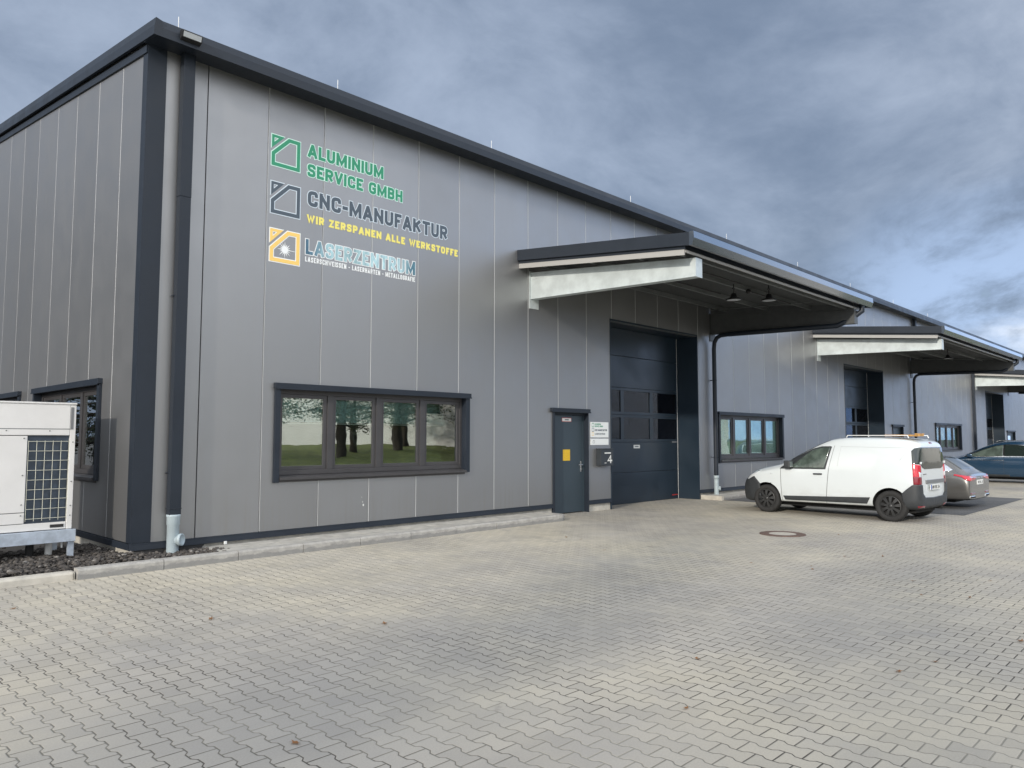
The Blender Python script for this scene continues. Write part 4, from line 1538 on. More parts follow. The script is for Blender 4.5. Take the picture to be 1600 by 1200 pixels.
b = MB()
b.box(W0-0.1, 0.035, -0.06, -0.02, 0.205, 0.365, None, 0.004)
b.box(W0-0.1, 0.035, -0.018, 0.02, 0.351, 0.365)
b.box(W0-0.1, 0.035, 0.74, 0.80, 0.215, 0.365, None, 0.004)
b.build('base_rail', 'zinc_rail', HP)
for x in (-0.045, -1.6):
    for y in (-0.02, 0.73):
        b = MB()
        b.box(x, x+0.075, y, y+0.05, -0.08, 0.205, None, 0.003)
        b.build('leg', 'zinc_rail', HP)
b = MB()
b.tube([(-0.19, 0.30, -0.08), (-0.19, 0.30, 0.30)], 0.045, 'joint_pale', 16)
b.tube([(-0.10, 0.05, 0.12), (-0.10, 0.05, 0.24)], 0.012, 'joint_pale', 8)
b.tube([(-0.40, 0.35, -0.08), (-0.40, 0.35, 0.33)], 0.05, 'vent_black', 16)
b.build('pipe_stub', None, HP)

# ------------------------------------------------------------------ manhole
mh = empty('manhole_cover', (9.15, -4.93, 0.0), 0, 'round manhole cover with rusty iron rim and concrete centre set in the paving', 'manhole')
b = MB()
b.lathe([(0.23, 0.008), (0.235, 0.012), (0.385, 0.012), (0.39, 0.002)], (0, 0, 0), (0, 0, 1), None, 48, False)
for k in range(16):
    a = 2*pi*k/16
    b.box(-0.012, 0.012, 0.29, 0.335, 0.0121, 0.0135)
    bmesh.ops.rotate(b.b, verts=b.b.verts[-8:], cent=(0, 0, 0), matrix=Matrix.Rotation(a, 3, 'Z'))
b.build('iron_rim', 'rust_iron', mh)
b = MB()
b.lathe([(0.0, 0.010), (0.229, 0.010), (0.229, 0.0)], (0, 0, 0), (0, 0, 1), None, 48, False)
b.build('concrete_fill', 'cover_concrete', mh)

# ------------------------------------------------------------------ vehicles
class Body:
    def __init__(self, stations, arches, paint, name, root, R=0.36):
        rings = []
        for x, z0, zb, zt, hw, rw in stations:
            zb = min(zb, zt-0.05)
            h = [(0.0, z0), (hw*0.84, z0), (hw*0.955, z0+0.045), (hw*0.992, z0+0.17), (hw, z0+(zb-z0)*0.62), (hw*0.985, zb),
                 (hw*0.985*0.5+rw*0.5+0.022, zb*0.5+(zt-0.06)*0.5), (rw+0.004, zt-0.05), (rw*0.86, zt-0.012), (rw*0.5, zt), (0.0, zt+0.006)]
            ring = [(x, y, z) for y, z in h]+[(x, -y, z) for y, z in h[-2:0:-1]]
            rings.append(ring)
        n = len(rings[0])
        bm = bmesh.new()
        V = [[bm.verts.new(p_) for p_ in r_] for r_ in rings]
        for i in range(len(V)-1):
            for k in range(n):
                bm.faces.new((V[i][k], V[i][(k+1) % n], V[i+1][(k+1) % n], V[i+1][k]))
        bm.faces.new(V[0][::-1])
        bm.faces.new(V[-1])
        bmesh.ops.recalc_face_normals(bm, faces=bm.faces)
        me = bpy.data.meshes.new(name)
        bm.to_mesh(me)
        bm.free()
        o = bpy.data.objects.new(name, me)
        COL.objects.link(o)
        md = o.modifiers.new('s', 'SUBSURF')
        md.levels = 2
        md.render_levels = 2
        bpy.context.view_layer.update()
        dg = bpy.context.evaluated_depsgraph_get()
        sm = bpy.data.meshes.new_from_object(o.evaluated_get(dg))
        o.modifiers.clear()
        o.data = sm
        bm = bmesh.new()
        bm.from_mesh(sm)
        self.bvh = BVHTree.FromBMesh(bm)
        bm.free()
        hw = max(s[4] for s in stations)
        cb = MB()
        for ax_, az in arches:
            for sg_ in (1, -1):
                cb.lathe([(0.0, 0.0), (R, 0.0), (R, 0.6), (0.0, 0.6)], (ax_, sg_*(hw-0.30), az), (0, sg_, 0), None, 40)
        bmesh.ops.remove_doubles(cb.b, verts=cb.b.verts, dist=1e-5)
        cut = cb.build('cut', paint)
        md = o.modifiers.new('b', 'BOOLEAN')
        md.operation = 'DIFFERENCE'
        md.object = cut
        md.solver = 'EXACT'
        bpy.context.view_layer.update()
        dg = bpy.context.evaluated_depsgraph_get()
        fm = bpy.data.meshes.new_from_object(o.evaluated_get(dg))
        o.modifiers.clear()
        o.data = fm
        bpy.data.objects.remove(cut)
        fm.materials.clear()
        fm.materials.append(MATS[paint])
        fm.materials.append(MATS['under_black'])
        for f in fm.polygons:
            f.use_smooth = True
            f.material_index = 0
            c = f.center
            for ax_, az in arches:
                d_ = math.hypot(c.x-ax_, c.z-az)
                if d_ < R+0.004 and abs(c.y) < hw-0.01 and abs(c.y) > hw-0.32:
                    f.material_index = 1
                    f.use_smooth = False
            if f.normal.z < -0.8 and c.z < 0.4:
                f.material_index = 1
        fm.set_sharp_from_angle(angle=radians(32))
        o.parent = root
        self.o = o
        self.root = root

    def hit(self, mode, u, v, cen=(0, 0)):
        if mode == 'L':
            o_, d_ = Vector((u, 3, v)), Vector((0, -1, 0))
        elif mode == 'R':
            o_, d_ = Vector((u, -3, v)), Vector((0, 1, 0))
        elif mode == 'B':
            o_, d_ = Vector((-4, u, v)), Vector((1, 0, 0))
        elif mode == 'F':
            o_, d_ = Vector((6, u, v)), Vector((-1, 0, 0))
        elif mode == 'T':
            o_, d_ = Vector((u, v, 4)), Vector((0, 0, -1))
        else:
            a = u/0.014*pi/180
            dd = Vector((cos(a), sin(a), 0))
            o_, d_ = Vector((cen[0], cen[1], v))+dd*3.5, -dd
        h = self.bvh.ray_cast(o_, d_)
        if h[0] is None:
            h = self.bvh.find_nearest(o_+d_*2.2)
        nn = h[1] if h[1].dot(d_) < 0 else -h[1]
        return h[0], nn

    def patch(self, poly, mode, off, thick, m_, name, parent=None, cen=(0, 0), maxe=0.034, smooth=True):
        if mode == 'C':
            poly = [(a*0.014, z) for a, z in poly]
        bm = bmesh.new()
        f = bm.faces.new([bm.verts.new((p_[0], p_[1], 0)) for p_ in poly])
        bmesh.ops.triangulate(bm, faces=bm.faces[:])
        for it in range(9):
            es = [e for e in bm.edges if e.calc_length() > maxe]
            if not es:
                break
            bmesh.ops.subdivide_edges(bm, edges=es, cuts=1)
            bmesh.ops.triangulate(bm, faces=[q for q in bm.faces if len(q.verts) > 3])
        bm.verts.ensure_lookup_table()
        top = {}
        nv = []
        for v in bm.verts:
            p_, n_ = self.hit(mode, v.co.x, v.co.y, cen)
            nv.append((p_, n_))
        fs = [tuple(v.index for v in q.verts) for q in bm.faces]
        bm.verts.index_update()
        fs = [tuple(v.index for v in q.verts) for q in bm.faces]
        be = [tuple(v.index for v in e.verts) for e in bm.edges if len(e.link_faces) == 1]
        bm.free()
        N = len(nv)
        b = MB()
        vs = [p_+n_*off for p_, n_ in nv]+[p_+n_*(off-thick) for p_, n_ in nv]
        b.faces(vs, fs, None, smooth)
        bm2 = b.b
        bm2.verts.ensure_lookup_table()
        for a, c in be:
            q = bm2.faces.new((bm2.verts[a], bm2.verts[c], bm2.verts[N+c], bm2.verts[N+a]))
        lone = [v for v in bm2.verts if not v.link_faces]
        bmesh.ops.delete(bm2, geom=lone, context='VERTS')
        o = b.build(name, m_, parent or self.root)
        # orient outward
        me = o.data
        s_ = sum(f_.normal.dot(nv[0][1])*f_.area for f_ in me.polygons if abs(f_.normal.dot(nv[0][1])) > 0.5)
        if s_ < 0:
            me.flip_normals()
        return o


def mirror(poly, mode):
    if mode == 'C':
        return [(360-a if a > 0 else -a, z) for a, z in poly][::-1]
    return poly[::-1]


def wheel(parent, x, yc, side, r, wid, hub, nspoke=8, rimr=0.66):
    b = MB()
    h = wid/2
    prof = [(r*rimr, -h), (r*0.90, -h), (r*0.97, -h*0.86), (r, -h*0.6), (r, h*0.6), (r*0.97, h*0.86), (r*0.90, h), (r*rimr, h*0.96), (r*(rimr-0.04), h*0.55)]
    b.lathe(prof, (x, yc, r), (0, side, 0), None, 40)
    root = b.build('wheel', 'tyre_rubber', parent)
    d = MB()
    R = r*rimr
    d.lathe([(0.0, h*0.25), (R*0.94, h*0.25), (R*0.99, h*0.6), (R*0.995, h*0.9), (R*0.93, h*0.93), (R*0.90, h*0.7)], (x, yc, r), (0, side, 0), 'under_black' if hub != 'wheel_alloy' else 'under_black', 40)
    for k in range(nspoke):
        a = 2*pi*k/nspoke+0.2
        vs = []
        for rr, ww, hh in ((0.10*R, 0.14*R, 0.95), (0.5*R, 0.13*R, 0.98), (0.92*R, 0.20*R, 0.84)):
            for s_ in (-1, 1):
                for dd in (0, -0.25):
                    c, s2 = cos(a), sin(a)
                    px, pz = rr*c-s_*ww*0.5*s2*1.6, rr*s2+s_*ww*0.5*c*1.6
                    vs.append((x+px, yc+side*h*(hh+dd), r+pz))
        fs = []
        for i in range(2):
            o_ = i*4
            fs += [(o_, o_+4, o_+6, o_+2), (o_+1, o_+3, o_+7, o_+5), (o_, o_+1, o_+5, o_+4), (o_+2, o_+6, o_+7, o_+3)]
        d.faces(vs, fs, hub)
    d.lathe([(0.0, h*1.02), (R*0.20, h*1.01), (R*0.24, h*0.8)], (x, yc, r), (0, side, 0), hub, 20)
    d.lathe([(R*0.90, h*0.93), (R*0.985, h*0.94), (R*0.995, h*0.6)], (x, yc, r), (0, side, 0), hub, 40)
    d.build('rim', None, root)
    return root


# --- white panel van
VAN = empty('panel_van', (13.44, -5.66, 0), pi/2-0.058, 'white panel van with black wheels and grey side strip, parked before the gate', 'van')
st_ = [(-0.565, 0.36, 0.95, 1.50, 0.68, 0.56), (-0.548, 0.30, 1.0, 1.585, 0.80, 0.635), (-0.43, 0.27, 1.02, 1.665, 0.835, 0.67), (-0.1, 0.26, 1.03, 1.70, 0.85, 0.69),
       (0.5, 0.25, 1.03, 1.715, 0.858, 0.695), (1.0, 0.245, 1.03, 1.71, 0.858, 0.69), (1.28, 0.245, 1.03, 1.675, 0.858, 0.67), (1.62, 0.24, 1.03, 1.53, 0.858, 0.645),
       (1.95, 0.24, 1.03, 1.37, 0.855, 0.65), (2.30, 0.235, 1.0, 1.165, 0.85, 0.68), (2.48, 0.23, 0.96, 1.095, 0.845, 0.70), (2.8, 0.23, 0.92, 1.03, 0.83, 0.70),
       (3.05, 0.23, 0.85, 0.965, 0.80, 0.66), (3.22, 0.23, 0.77, 0.88, 0.74, 0.58), (3.34, 0.24, 0.62, 0.74, 0.64, 0.5), (3.37, 0.27, 0.48, 0.60, 0.58, 0.45)]
VB = Body(st_, [(2.70, 0.33), (-0.02, 0.33)], 'paint_white', 'body', VAN, 0.352)
for side in (1, -1):
    md_ = 'L' if side > 0 else 'R'
    mir = (lambda q: q) if side > 0 else (lambda q: mirror(q, 'C'))
    for wx in (2.70, -0.02):
        wheel(VAN, wx, side*0.742, side, 0.312, 0.20, 'wheel_black', 9, 0.68)
    wn_ = VB.patch([(2.10, 1.06), (1.66, 1.425), (1.43, 1.485), (1.225, 1.49), (1.335, 1.035), (2.10, 1.035)], md_, 0.004, 0.012, 'car_glass_green', 'side_window')
    VB.patch([(2.37, 1.0), (2.33, 1.045), (2.10, 1.235), (1.66, 1.455), (1.43, 1.51), (1.215, 1.515), (1.19, 1.50), (1.30, 1.015)], md_, 0.0022, 0.012, 'plastic_black', 'window_seal')
    VB.patch([(2.36, 1.0), (2.09, 1.21), (2.06, 1.0)], md_, 0.010, 0.02, 'plastic_black', 'mirror_base')
    m_ = MB()
    m_.box(2.03, 2.17, side*0.84, side*1.02, 1.03, 1.19, 'plastic_black', 0.025)
    m_.box(2.026, 2.029, side*0.87, side*1.0, 1.05, 1.17, 'chrome')
    m_.build('wing_mirror', None, VAN)
    VB.patch([(2.28, 0.40), (0.37, 0.468), (0.44, 0.338), (2.24, 0.318)], md_, 0.014, 0.02, 'plastic_black', 'side_strip')
    VB.patch([(1.57, 0.925), (1.37, 0.928), (1.375, 0.895), (1.56, 0.893)], md_, 0.022, 0.02, 'plastic_black', 'door_handle')
    VB.patch([(2.59, 0.895), (2.52, 0.895), (2.52, 0.875), (2.59, 0.875)], md_, 0.008, 0.01, 'lamp_clear', 'indicator')
    for q in ([(0.98, 1.515), (-0.30, 1.50), (-0.30, 1.49), (0.98, 1.505)], [(-0.30, 1.50), (-0.37, 1.455), (-0.362, 1.448), (-0.30, 1.49)], [(-0.37, 1.455), (-0.22, 1.24), (-0.212, 1.244), (-0.362, 1.455)], [(0.98, 1.50), (1.04, 1.09), (1.05, 1.09), (0.99, 1.50)]):
        VB.patch(q, md_, 0.0025, 0.006, 'crease_shade', 'body_crease_shade')
    for q in ([(2.308, 0.28), (2.32, 0.28), (2.347, 1.0), (2.335, 1.0)], [(1.298, 0.27), (1.310, 0.27), (1.236, 1.03), (1.224, 1.03)], [(1.226, 1.03), (1.235, 1.03), (1.135, 1.53), (1.126, 1.53)]):
        VB.patch(q, md_, 0.0015, 0.004, 'plastic_trim', 'door_seam')
    VB.patch(mir([(119.5, 1.168), (130.5, 1.15), (131, 0.765), (119.8, 0.765)]), 'C', 0.010, 0.02, 'lamp_red', 'tail_light')
    VB.patch(mir([(119.8, 0.92), (131, 0.915), (131.2, 0.762), (119.9, 0.762)]), 'C', 0.0125, 0.012, 'lamp_dark_red', 'tail_light')
    VB.patch(mir([(126, 1.02), (130.8, 0.99), (130.8, 0.905), (126.5, 0.92)]), 'C', 0.015, 0.012, 'lamp_clear', 'tail_light')
    VB.patch(mir([(113.5, 0.25), (108, 0.42), (106.5, 0.57), (112, 0.66), (119, 0.757), (130.5, 0.757), (131.5, 0.58), (137, 0.50), (180, 0.485), (180, 0.25)]), 'C', 0.030, 0.05, 'plastic_black', 'bumper')
    VB.patch(mir([(124, 0.355), (136, 0.345), (136, 0.315), (124, 0.325)]), 'C', 0.034, 0.02, 'lamp_dark_red', 'reflector')
    VB.patch(mir([(39, 0.90), (47, 0.935), (58, 0.94), (53, 0.80), (41, 0.77)]), 'C', 0.008, 0.02, 'lamp_clear', 'headlight', cen=(2.4, 0))
    VB.patch(mir([(0.5, 0.24), (0.5, 0.74), (25, 0.72), (44, 0.73), (52, 0.805), (60.5, 0.655), (62, 0.24)]), 'C', 0.022, 0.04, 'plastic_black', 'bumper', cen=(2.4, 0))
    t_ = MB()
    t_.tube([(0.94, side*0.56, 1.705), (0.92, side*0.56, 1.748), (-0.30, side*0.56, 1.745), (-0.32, side*0.56, 1.69)], 0.011, None, 8)
    t_.build('roof_rail', 'joint_pale', VAN)
VB.patch([(1.28, 0.0), (1.28, 0.60), (1.62, 0.61), (2.26, 0.66), (2.30, 0.0), (2.26, -0.66), (1.62, -0.61), (1.28, -0.60)], 'T', 0.004, 0.012, 'car_glass', 'windscreen')
VB.patch([(119.7, 1.172), (130.5, 1.165), (134, 1.10), (140, 1.065), (220, 1.065), (226, 1.10), (229.5, 1.165), (240.3, 1.172), (240, 1.43), (236, 1.485), (228, 1.505), (132, 1.505), (124, 1.485), (120, 1.43)], 'C', 0.006, 0.015, 'car_glass', 'rear_window')
VB.patch([(0.645, 0.515), (0.655, 1.16), (0.649, 1.16), (0.638, 0.515)], 'B', 0.003, 0.006, 'ink_black', 'door_seam')
VB.patch([(-0.655, 0.515), (-0.66, 1.16), (-0.654, 1.16), (-0.648, 0.515)], 'B', 0.003, 0.006, 'ink_black', 'door_seam')
VB.patch([(0.43, 0.845), (-0.62, 0.845), (-0.62, 0.775), (0.43, 0.775)], 'B', 0.022, 0.03, 'plastic_trim', 'plate_bar')
VB.patch([(0.06, 1.60), (-0.06, 1.60), (-0.06, 1.575), (0.06, 1.575)], 'B', 0.012, 0.02, 'lamp_dark_red', 'brake_light')
PL = MB()
PL.box(-0.608, -0.592, -0.24, 0.28, 0.645, 0.752, 'plate_white', 0.003)
PL.box(-0.6095, -0.6081, 0.225, 0.278, 0.65, 0.748, 'plate_blue')
plate = PL.build('number_plate', None, VAN)
RB = Matrix(((0, 1, 0, 0), (-1, 0, 0, 0), (0, 0, 1, 0), (0, 0, 0, 1)))   # text x -> -y, text depth y -> +x
text_mesh('MK.GG 34', -0.20, 0.22, 0.665, 0.732, -0.611, 'ink_black', 'plate_number', plate, 0.16, thick=0.001, rot=RB)
b = MB()
b.box(-0.578, -0.55, 0.40, 0.55, 0.957, 0.972, 'plastic_trim', 0.003)
b.build('badge', None, VAN)
for y in (0.66, -0.665):
    h_ = MB()
    h_.box(-0.585, -0.552, y-0.02, y+0.02, 1.17, 1.215, None, 0.006)
    h_.build('hinge', 'paint_white', VAN)
ex = MB()
ex.tube([(-0.57, -0.45, 0.25), (-0.35, -0.45, 0.25)], 0.026, None, 14)
ex.build('exhaust_pipe', 'under_black', VAN)
un = MB()
un.box(-0.40, 3.0, -0.55, 0.55, 0.17, 0.30, None, 0.03)
un.tube([(2.70, -0.7, 0.31), (2.70, 0.7, 0.31)], 0.04, None, 10)
un.tube([(-0.02, -0.7, 0.31), (-0.02, 0.7, 0.31)], 0.05, None, 10)
un.build('underbody', 'under_black', VAN)
for wy in (-0.36,):
    B_ = empty('wooden_plank', (13.44, -5.66, 0), pi/2-0.058, 'short wooden board lying on the roof rails of the white van', 'board')
    b = MB()
    b.box(-0.52, 0.16, 0.30, 0.54, 1.728, 1.762, None, 0.004)
    b.box(-0.50, -0.44, 0.20, 0.58, 1.7625, 1.785, None, 0.003)
    b.build('plank', 'wood_plank', B_)

# --- taupe estate car
EST = empty('estate_car', (17.43, -5.04, 0), pi/2-0.02, 'taupe grey estate car half hidden behind the white van, red tail lights showing', 'car')
st_ = [(-1.14, 0.33, 0.46, 0.66, 0.74, 0.66), (-1.135, 0.25, 0.60, 0.80, 0.86, 0.76), (-1.12, 0.22, 0.68, 0.835, 0.90, 0.77), (-1.04, 0.205, 0.76, 0.86, 0.912, 0.72), (-0.93, 0.20, 0.80, 0.945, 0.918, 0.64), (-0.74, 0.20, 0.83, 1.08, 0.925, 0.60),
       (-0.52, 0.20, 0.84, 1.225, 0.93, 0.575), (-0.35, 0.20, 0.84, 1.26, 0.93, 0.57), (0.4, 0.19, 0.84, 1.305, 0.93, 0.57), (1.1, 0.19, 0.84, 1.31, 0.93, 0.57), (1.6, 0.19, 0.84, 1.22, 0.93, 0.585),
       (2.25, 0.19, 0.83, 0.935, 0.925, 0.66), (2.7, 0.2, 0.77, 0.88, 0.91, 0.70), (3.3, 0.2, 0.68, 0.78, 0.86, 0.64), (3.6, 0.24, 0.55, 0.66, 0.74, 0.5), (3.68, 0.3, 0.44, 0.54, 0.6, 0.4)]
EB = Body(st_, [(2.83, 0.33), (0.0, 0.33)], 'paint_taupe', 'body', EST, 0.355)
for side in (1, -1):
    md_ = 'L' if side > 0 else 'R'
    mir = (lambda q: q) if side > 0 else (lambda q: mirror(q, 'C'))
    for wx in (2.83, 0.0):
        wheel(EST, wx, side*0.80, side, 0.325, 0.22, 'wheel_alloy', 10, 0.72)
    EB.patch([(2.05, 0.87), (-0.70, 0.90), (-0.76, 0.93), (-0.45, 1.135), (-0.2, 1.195), (0.6, 1.225), (1.15, 1.21), (1.45, 1.14), (2.0, 0.91)], md_, 0.006, 0.014, 'chrome', 'window_trim')
    EB.patch([(1.95, 0.895), (-0.60, 0.93), (-0.40, 1.085), (-0.15, 1.15), (0.6, 1.195), (1.13, 1.18), (1.42, 1.11), (1.93, 0.905)], md_, 0.010, 0.014, 'car_glass', 'side_window')
    EB.patch(mir([(109, 0.80), (110, 0.828), (122, 0.80), (138, 0.772), (152, 0.757), (152, 0.728), (140, 0.69), (127, 0.672), (122, 0.70), (118, 0.765)]), 'C', 0.012, 0.024, 'lamp_red', 'tail_light', cen=(-0.5, 0))
    EB.patch(mir([(128, 0.77), (152, 0.745), (178, 0.742), (178, 0.73), (152, 0.733), (128, 0.757)]), 'C', 0.0155, 0.014, 'chrome', 'light_trim', cen=(-0.5, 0))
    EB.patch(mir([(128, 0.365), (128, 0.39), (146, 0.385), (146, 0.36)]), 'C', 0.008, 0.016, 'lamp_dark_red', 'reflector', cen=(-0.5, 0))
    EB.patch(mir([(125, 0.275), (126, 0.32), (145, 0.315), (146, 0.265)]), 'C', 0.010, 0.018, 'chrome', 'exhaust_trim', cen=(-0.5, 0))
    EB.patch(mir([(127.5, 0.282), (128, 0.31), (143, 0.305), (144, 0.275)]), 'C', 0.014, 0.014, 'under_black', 'exhaust_opening', cen=(-0.5, 0))
    EB.patch([(1.9, 0.60), (1.7, 0.61), (1.7, 0.63), (1.9, 0.62)], md_, 0.015, 0.015, 'chrome', 'door_handle')
    mm = MB()
    mm.box(1.66, 1.84, side*0.93, side*1.09, 0.87, 0.99, None, 0.03)
    mm.build('wing_mirror', 'paint_taupe', EST)
EB.patch([(-0.50, 0.52), (-0.50, -0.52), (-0.90, -0.585), (-0.93, 0.0), (-0.90, 0.585)], 'T', 0.005, 0.012, 'car_glass', 'rear_window')
EB.patch([(1.15, 0.52), (2.1, 0.62), (2.15, 0.0), (2.1, -0.62), (1.15, -0.52)], 'T', 0.004, 0.012, 'car_glass', 'windscreen')
pl = MB()
pl.box(-1.149, -1.132, -0.26, 0.26, 0.575, 0.685, 'plate_white', 0.003)
plb = pl.build('number_plate', None, EST)
text_mesh('NE.AL 6', -0.21, 0.21, 0.60, 0.66, -1.151, 'ink_black', 'plate_number', plb, 0.16, thick=0.001, rot=RB)
un = MB()
un.box(-0.75, 3.3, -0.6, 0.6, 0.14, 0.26, None, 0.03)
un.build('underbody', 'under_black', EST)

# --- dark blue people carrier
MPV = empty('people_carrier', (30.53, -5.53, 0), pi/2, 'dark blue people carrier with chrome window trim, cut by the right frame edge', 'car')
st_ = [(-0.95, 0.40, 0.85, 1.20, 0.78, 0.58), (-0.90, 0.26, 0.92, 1.40, 0.88, 0.64), (-0.55, 0.22, 0.95, 1.54, 0.915, 0.66), (0.4, 0.2, 0.96, 1.595, 0.925, 0.665), (1.2, 0.2, 0.96, 1.585, 0.925, 0.66),
       (1.58, 0.2, 0.96, 1.50, 0.925, 0.655), (2.0, 0.2, 0.96, 1.34, 0.925, 0.665), (2.6, 0.2, 0.94, 1.03, 0.92, 0.70), (2.95, 0.2, 0.86, 0.95, 0.91, 0.72), (3.45, 0.2, 0.76, 0.86, 0.87, 0.66), (3.85, 0.24, 0.6, 0.7, 0.76, 0.5), (3.95, 0.3, 0.46, 0.55, 0.62, 0.4)]
BB = Body(st_, [(3.02, 0.34), (-0.02, 0.34)], 'paint_blue', 'body', MPV, 0.36)
for side in (1, -1):
    md_ = 'L' if side > 0 else 'R'
    for wx in (3.02, -0.02):
        wheel(MPV, wx, side*0.80, side, 0.325, 0.21, 'wheel_alloy', 10, 0.72)
    BB.patch([(2.630, 0.965), (-0.60, 1.0), (-0.58, 1.36), (0.350, 1.44), (1.150, 1.455), (1.550, 1.40), (1.950, 1.26), (2.600, 0.985)], md_, 0.005, 0.014, 'chrome', 'window_trim')
    BB.patch([(2.500, 0.985), (1.250, 1.005), (1.250, 1.425), (1.530, 1.375), (1.920, 1.235)], md_, 0.010, 0.014, 'car_glass_green', 'side_window')
    BB.patch([(1.200, 1.005), (-0.53, 1.02), (-0.50, 1.34), (0.30, 1.415), (1.200, 1.43)], md_, 0.010, 0.014, 'car_glass', 'side_window')
    BB.patch([(2.430, 0.855), (1.230, 0.865), (1.230, 0.85), (2.430, 0.842)], md_, 0.008, 0.012, 'chrome', 'belt_strip')
    BB.patch([(1.310, 0.80), (1.110, 0.805), (1.110, 0.78), (1.310, 0.775)], md_, 0.016, 0.014, 'paint_blue', 'door_handle')
    BB.patch([(2.850, 0.24), (2.850, 0.32), (1.050, 0.32), (1.050, 0.24)], md_, 0.010, 0.02, 'plastic_black', 'sill_strip')
    for q in ([(1.225, 0.26), (1.232, 0.26), (1.232, 0.97), (1.225, 0.97)], [(2.480, 0.3), (2.487, 0.3), (2.510, 0.95), (2.503, 0.95)]):
        BB.patch(q, md_, 0.0015, 0.004, 'ink_black', 'door_seam')
    mm = MB()
    mm.box(2.23, 2.39, side*0.94, side*1.12, 0.97, 1.08, None, 0.03)
    mm.build('wing_mirror', 'paint_blue', MPV)
    rr_ = MB()
    rr_.tube([(-0.5, side*0.62, 1.56), (-0.4, side*0.62, 1.60), (1.40, side*0.62, 1.60), (1.50, side*0.62, 1.545)], 0.012, None, 8)
    rr_.build('roof_rail', 'chrome', MPV)
BB.patch([(1.600, 0.6), (2.500, 0.66), (2.550, 0.0), (2.500, -0.66), (1.600, -0.6)], 'T', 0.004, 0.012, 'car_glass', 'windscreen')
un = MB()
un.box(-0.6, 3.2, -0.6, 0.6, 0.13, 0.26, None, 0.03)
un.build('underbody', 'under_black', MPV)

# ------------------------------------------------------------------ fallen leaves
LE = [(0.42, -5.15), (-1.53, -6.99), (0.45, -8.25), (1.44, -7.75), (2.18, -8.96), (6.2, -6.66), (6.02, -7.94), (5.22, -8.26), (6.67, -8.6), (5.43, -8.67), (6.14, -2.5), (6.12, -2.83), (5.42, -3.85), (5.89, -5.98), (5.97, -6.77), (7.72, -7.06), (7.33, -6.67), (9.73, -5.68), (10.58, -6.3), (-1.44, -3.72), (-1.79, -2.04), (-0.61, -3.85), (2.63, -9.08), (3.76, -9.42), (1.0, -9.91), (6.8, -8.85), (2.5, -7.76), (3.3, -7.99), (3.35, -7.02), (0.27, -4.53), (0.29, -6.01), (1.28, -8.48), (7.38, -7.5)]
first = None
for i, (x, y) in enumerate(LE[:24]):
    if i < 3:
        b = MB()
        n_ = 10
        pts = []
        for k in range(n_):
            a = 2*pi*k/n_
            rr = 0.036*(1+0.35*cos(5*a))*random.uniform(.85, 1.15)
            pts.append((cos(a)*rr*1.25, sin(a)*rr*0.8))
        vs = [(q[0], q[1], 0.010+0.014*(q[0]/0.04)**2+random.uniform(0, .006)) for q in pts]+[(0, 0, 0.006)]
        b.faces(vs, [(k, (k+1) % n_, n_) for k in range(n_)], None, True)
        b.tube([(0.04, 0, 0.016), (0.07, 0.008, 0.006)], 0.0015, None, 4)
        o = b.build('fallen_leaf', 'leaf_fallen')
        protos = (protos if i else [])+[o]
    else:
        o = protos[i % 3].copy()
        COL.objects.link(o)
    o.location = (x, y, 0.003)
    o.rotation_euler = (0, 0, random.uniform(0, 6.28))
    s_ = random.uniform(.35, .8)
    o.scale = (s_, s_*random.uniform(.7, 1.1), s_*0.55)
    tag(o, 'small curled brown leaf lying on the paving', 'leaf', 'fallen leaves on the paving')

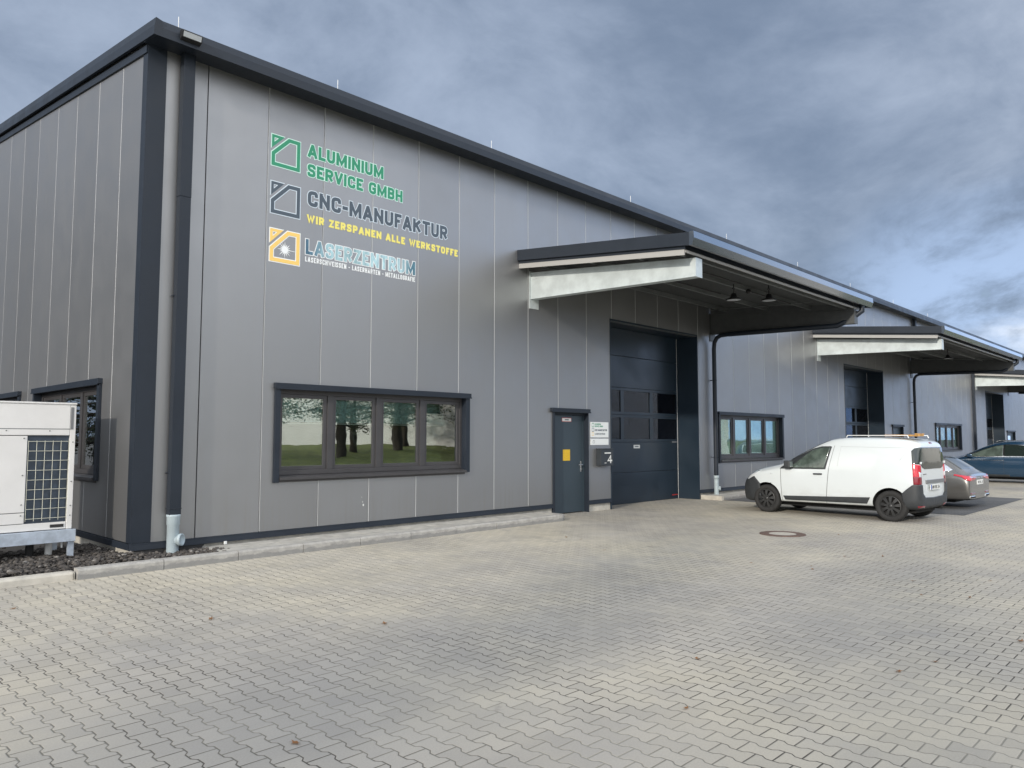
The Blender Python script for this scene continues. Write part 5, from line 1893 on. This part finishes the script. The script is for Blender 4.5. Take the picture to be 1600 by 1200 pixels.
# ------------------------------------------------------------------ surroundings mirrored in glass and metal
def tree(loc, h, r, seed, label, fir=False, bare=0.0, group='trees opposite the hall'):
    rnd = random.Random(seed)
    root = empty('pine_tree' if fir else 'broadleaf_tree', loc, 0, label, 'tree', group)
    b = MB()
    th = h*0.17 if not fir else h*0.12
    pts = [Vector((0, 0, -1.2))]
    p_ = Vector((0, 0, 0))
    for i in range(1, 8):
        pts.append(Vector((rnd.uniform(-.05, .05)*i*0.4, rnd.uniform(-.05, .05)*i*0.4, h*0.9*i/7)))
    r0 = h*0.022+0.06
    b.tube(pts, r0, None, 8, radii=[r0*1.35, r0, r0*.85, r0*.7, r0*.55, r0*.4, r0*.25, r0*.1])
    tips = []
    nb = 48 if not fir else 46
    for k in range(nb):
        z = th+(h*0.95-th)*((k+0.5)/nb)
        t = (z-th)/(h-th)
        L = r*(1.0-t*0.97) if fir else r*sqrt(max(0.05, 1-(2*t-0.75)**2/1.6))*rnd.uniform(.65, 1.05)
        a = k*2.4+rnd.uniform(-.3, .3)
        up_ = -0.10 if fir else rnd.uniform(-.12, .45)
        s = Vector((0, 0, z*0.92))
        e = s+Vector((cos(a)*L, sin(a)*L, up_*L))
        m1 = s.lerp(e, .5)+Vector((0, 0, rnd.uniform(-.05, .12)*L))
        b.tube([s, m1, e], 0.03, None, 5, radii=[r0*.30*(1-t*.6), r0*.18*(1-t*.6), 0.012])
        tips.append((s, m1, e, L))
    b.build('trunk', 'bark', root)
    c = MB()
    V_, F_ = [], []
    for s, m1, e, L in tips:
        if rnd.random() < bare:
            continue
        ncl = 5 if not fir else 6
        for j in range(ncl):
            q = rnd.uniform(.25, 1.05)
            ctr = s.lerp(m1, q*2) if q < .5 else m1.lerp(e, (q-.5)*2)
            ctr = ctr+Vector((rnd.gauss(0, .16), rnd.gauss(0, .16), rnd.gauss(0, .14)))*max(0.6, L*0.5)
            for l_ in range(30):
                o_ = ctr+Vector((rnd.gauss(0, .34), rnd.gauss(0, .34), rnd.gauss(0, .26)))
                sz = rnd.uniform(.045, .10)
                d1_ = Vector((rnd.gauss(0, 1), rnd.gauss(0, 1), rnd.gauss(0, .6))).normalized()
                d2_ = d1_.orthogonal().normalized()
                i0 = len(V_)
                V_ += [o_-d1_*sz, o_+d2_*sz*.55, o_+d1_*sz, o_-d2_*sz*.55]
                F_.append((i0, i0+1, i0+2, i0+3))
    me = bpy.data.meshes.new('crown')
    me.from_pydata([tuple(v) for v in V_], [], F_)
    me.materials.append(MATS['leaf_fir' if fir else 'leaf_green'])
    o = bpy.data.objects.new('crown', me)
    COL.objects.link(o)
    o.parent = root
    return root


t1 = tree((17.0, -31.0, 0.4), 9.5, 3.4, 3, 'tall broadleaf tree on the lawn opposite, nearest to the hall corner', bare=0)
t2 = tree((25.5, -34.0, 0.8), 11.0, 3.6, 5, 'double-sized broadleaf tree on the lawn opposite the window', bare=0)
spots = [(11.0, -37.0, 1.0, t1, 'broadleaf tree standing furthest left on the lawn opposite'), (28.6, -37.0, .95, t1, 'broadleaf tree close beside the biggest one on the lawn'),
         (40.0, -36.0, 1.0, t2, 'broadleaf tree at the right end of the white wall opposite'), (4.0, -40.0, .9, t2, 'broadleaf tree behind the left end of the lawn'),
         (21.5, -40.0, 1.25, t1, 'leafy broadleaf tree between the two foremost ones, further back'), (33.5, -38.0, 1.2, t2, 'leafy broadleaf tree before the middle of the white wall'),
         (38.0, -43.0, 1.3, t1, 'leafy broadleaf tree close up to the white wall')]
for x, y, s_, src, lab in spots:
    o = copy_tree(src)
    o.location = (x, y, 0.9)
    o.scale = (s_, s_, s_)
    o.rotation_euler = (0, 0, x)
    o['label'] = lab
# white works building opposite
wb = empty('white_building', (28, -62, 0), 0.927, 'long low white rendered works building across the lawn', 'building')
b = MB()
b.box(-25, 50, -12, 0, 0.0, 6.6, None, 0.02)
b.build('wall', 'render_white', wb)
b = MB()
b.box(-25.2, 50.2, -12.2, 0.2, 6.602, 6.85)
b.build('roof', 'anthracite', wb)
for k in range(8):
    b = MB()
    x = -20+k*8.3
    b.box(x, x+2.2, 0.002, 0.06, 3.9, 5.1, 'anthracite')
    b.box(x+0.1, x+2.1, 0.062, 0.07, 4.0, 5.0, 'car_glass')
    b.build('window', None, wb)
# unseen tree belt left of the hall; nearer pines added to darken the gable
f1 = tree((-21.0, 22.0, 0), 13.0, 3.6, 11, 'tall dark unseen pine left of the hall, in the belt darkening its gable', True, group='pines left of the hall')
for k in range(17):
    o = copy_tree(f1)
    a = k
    o.location = (-6.5-(k % 5)*3.0+random.uniform(-.6, .6), 21.0+(k//5)*5+random.uniform(-1.5, 1.5), 0) if k < 10 else (-10.5-(k % 2)*3.5, 10.5+(k-10)*2.2, 0)
    s_ = random.uniform(.8, 1.25)
    o.scale = (s_, s_, s_)
    o.rotation_euler = (0, 0, random.uniform(0, 6))
    o['label'] = 'tall dark unseen pine left of the hall, in the belt darkening its gable'
b = MB()
yt = tree((-21.0, -12.7, 0), 11.0, 1.15, 21, 'added unseen slender birch that dapples the yard, nearest to the hall', bare=.1, group='added unseen birches that dapple the yard')  # added birches out of view, placed so their shadows dapple the paving
for x, y, sc_, lab in ((-21.0, -16.1, 1.1, 'added unseen slender birch, middle of the three that dapple the yard'), (-22.0, -18.6, 1.2, 'added unseen slender birch that dapples the yard, farthest from the hall')):
    o = copy_tree(yt)
    o.location = (x, y, 0)
    o.scale = (sc_, sc_, 1.0)
    o.rotation_euler = (0, 0, y)
    o['label'] = lab
# trees far behind the end of the hall
t9 = copy_tree(t1)
t9.location = (92.0, 1.5, 0)
t9['label'] = 'broadleaf tree far beyond the hall end, its top just above the roof'
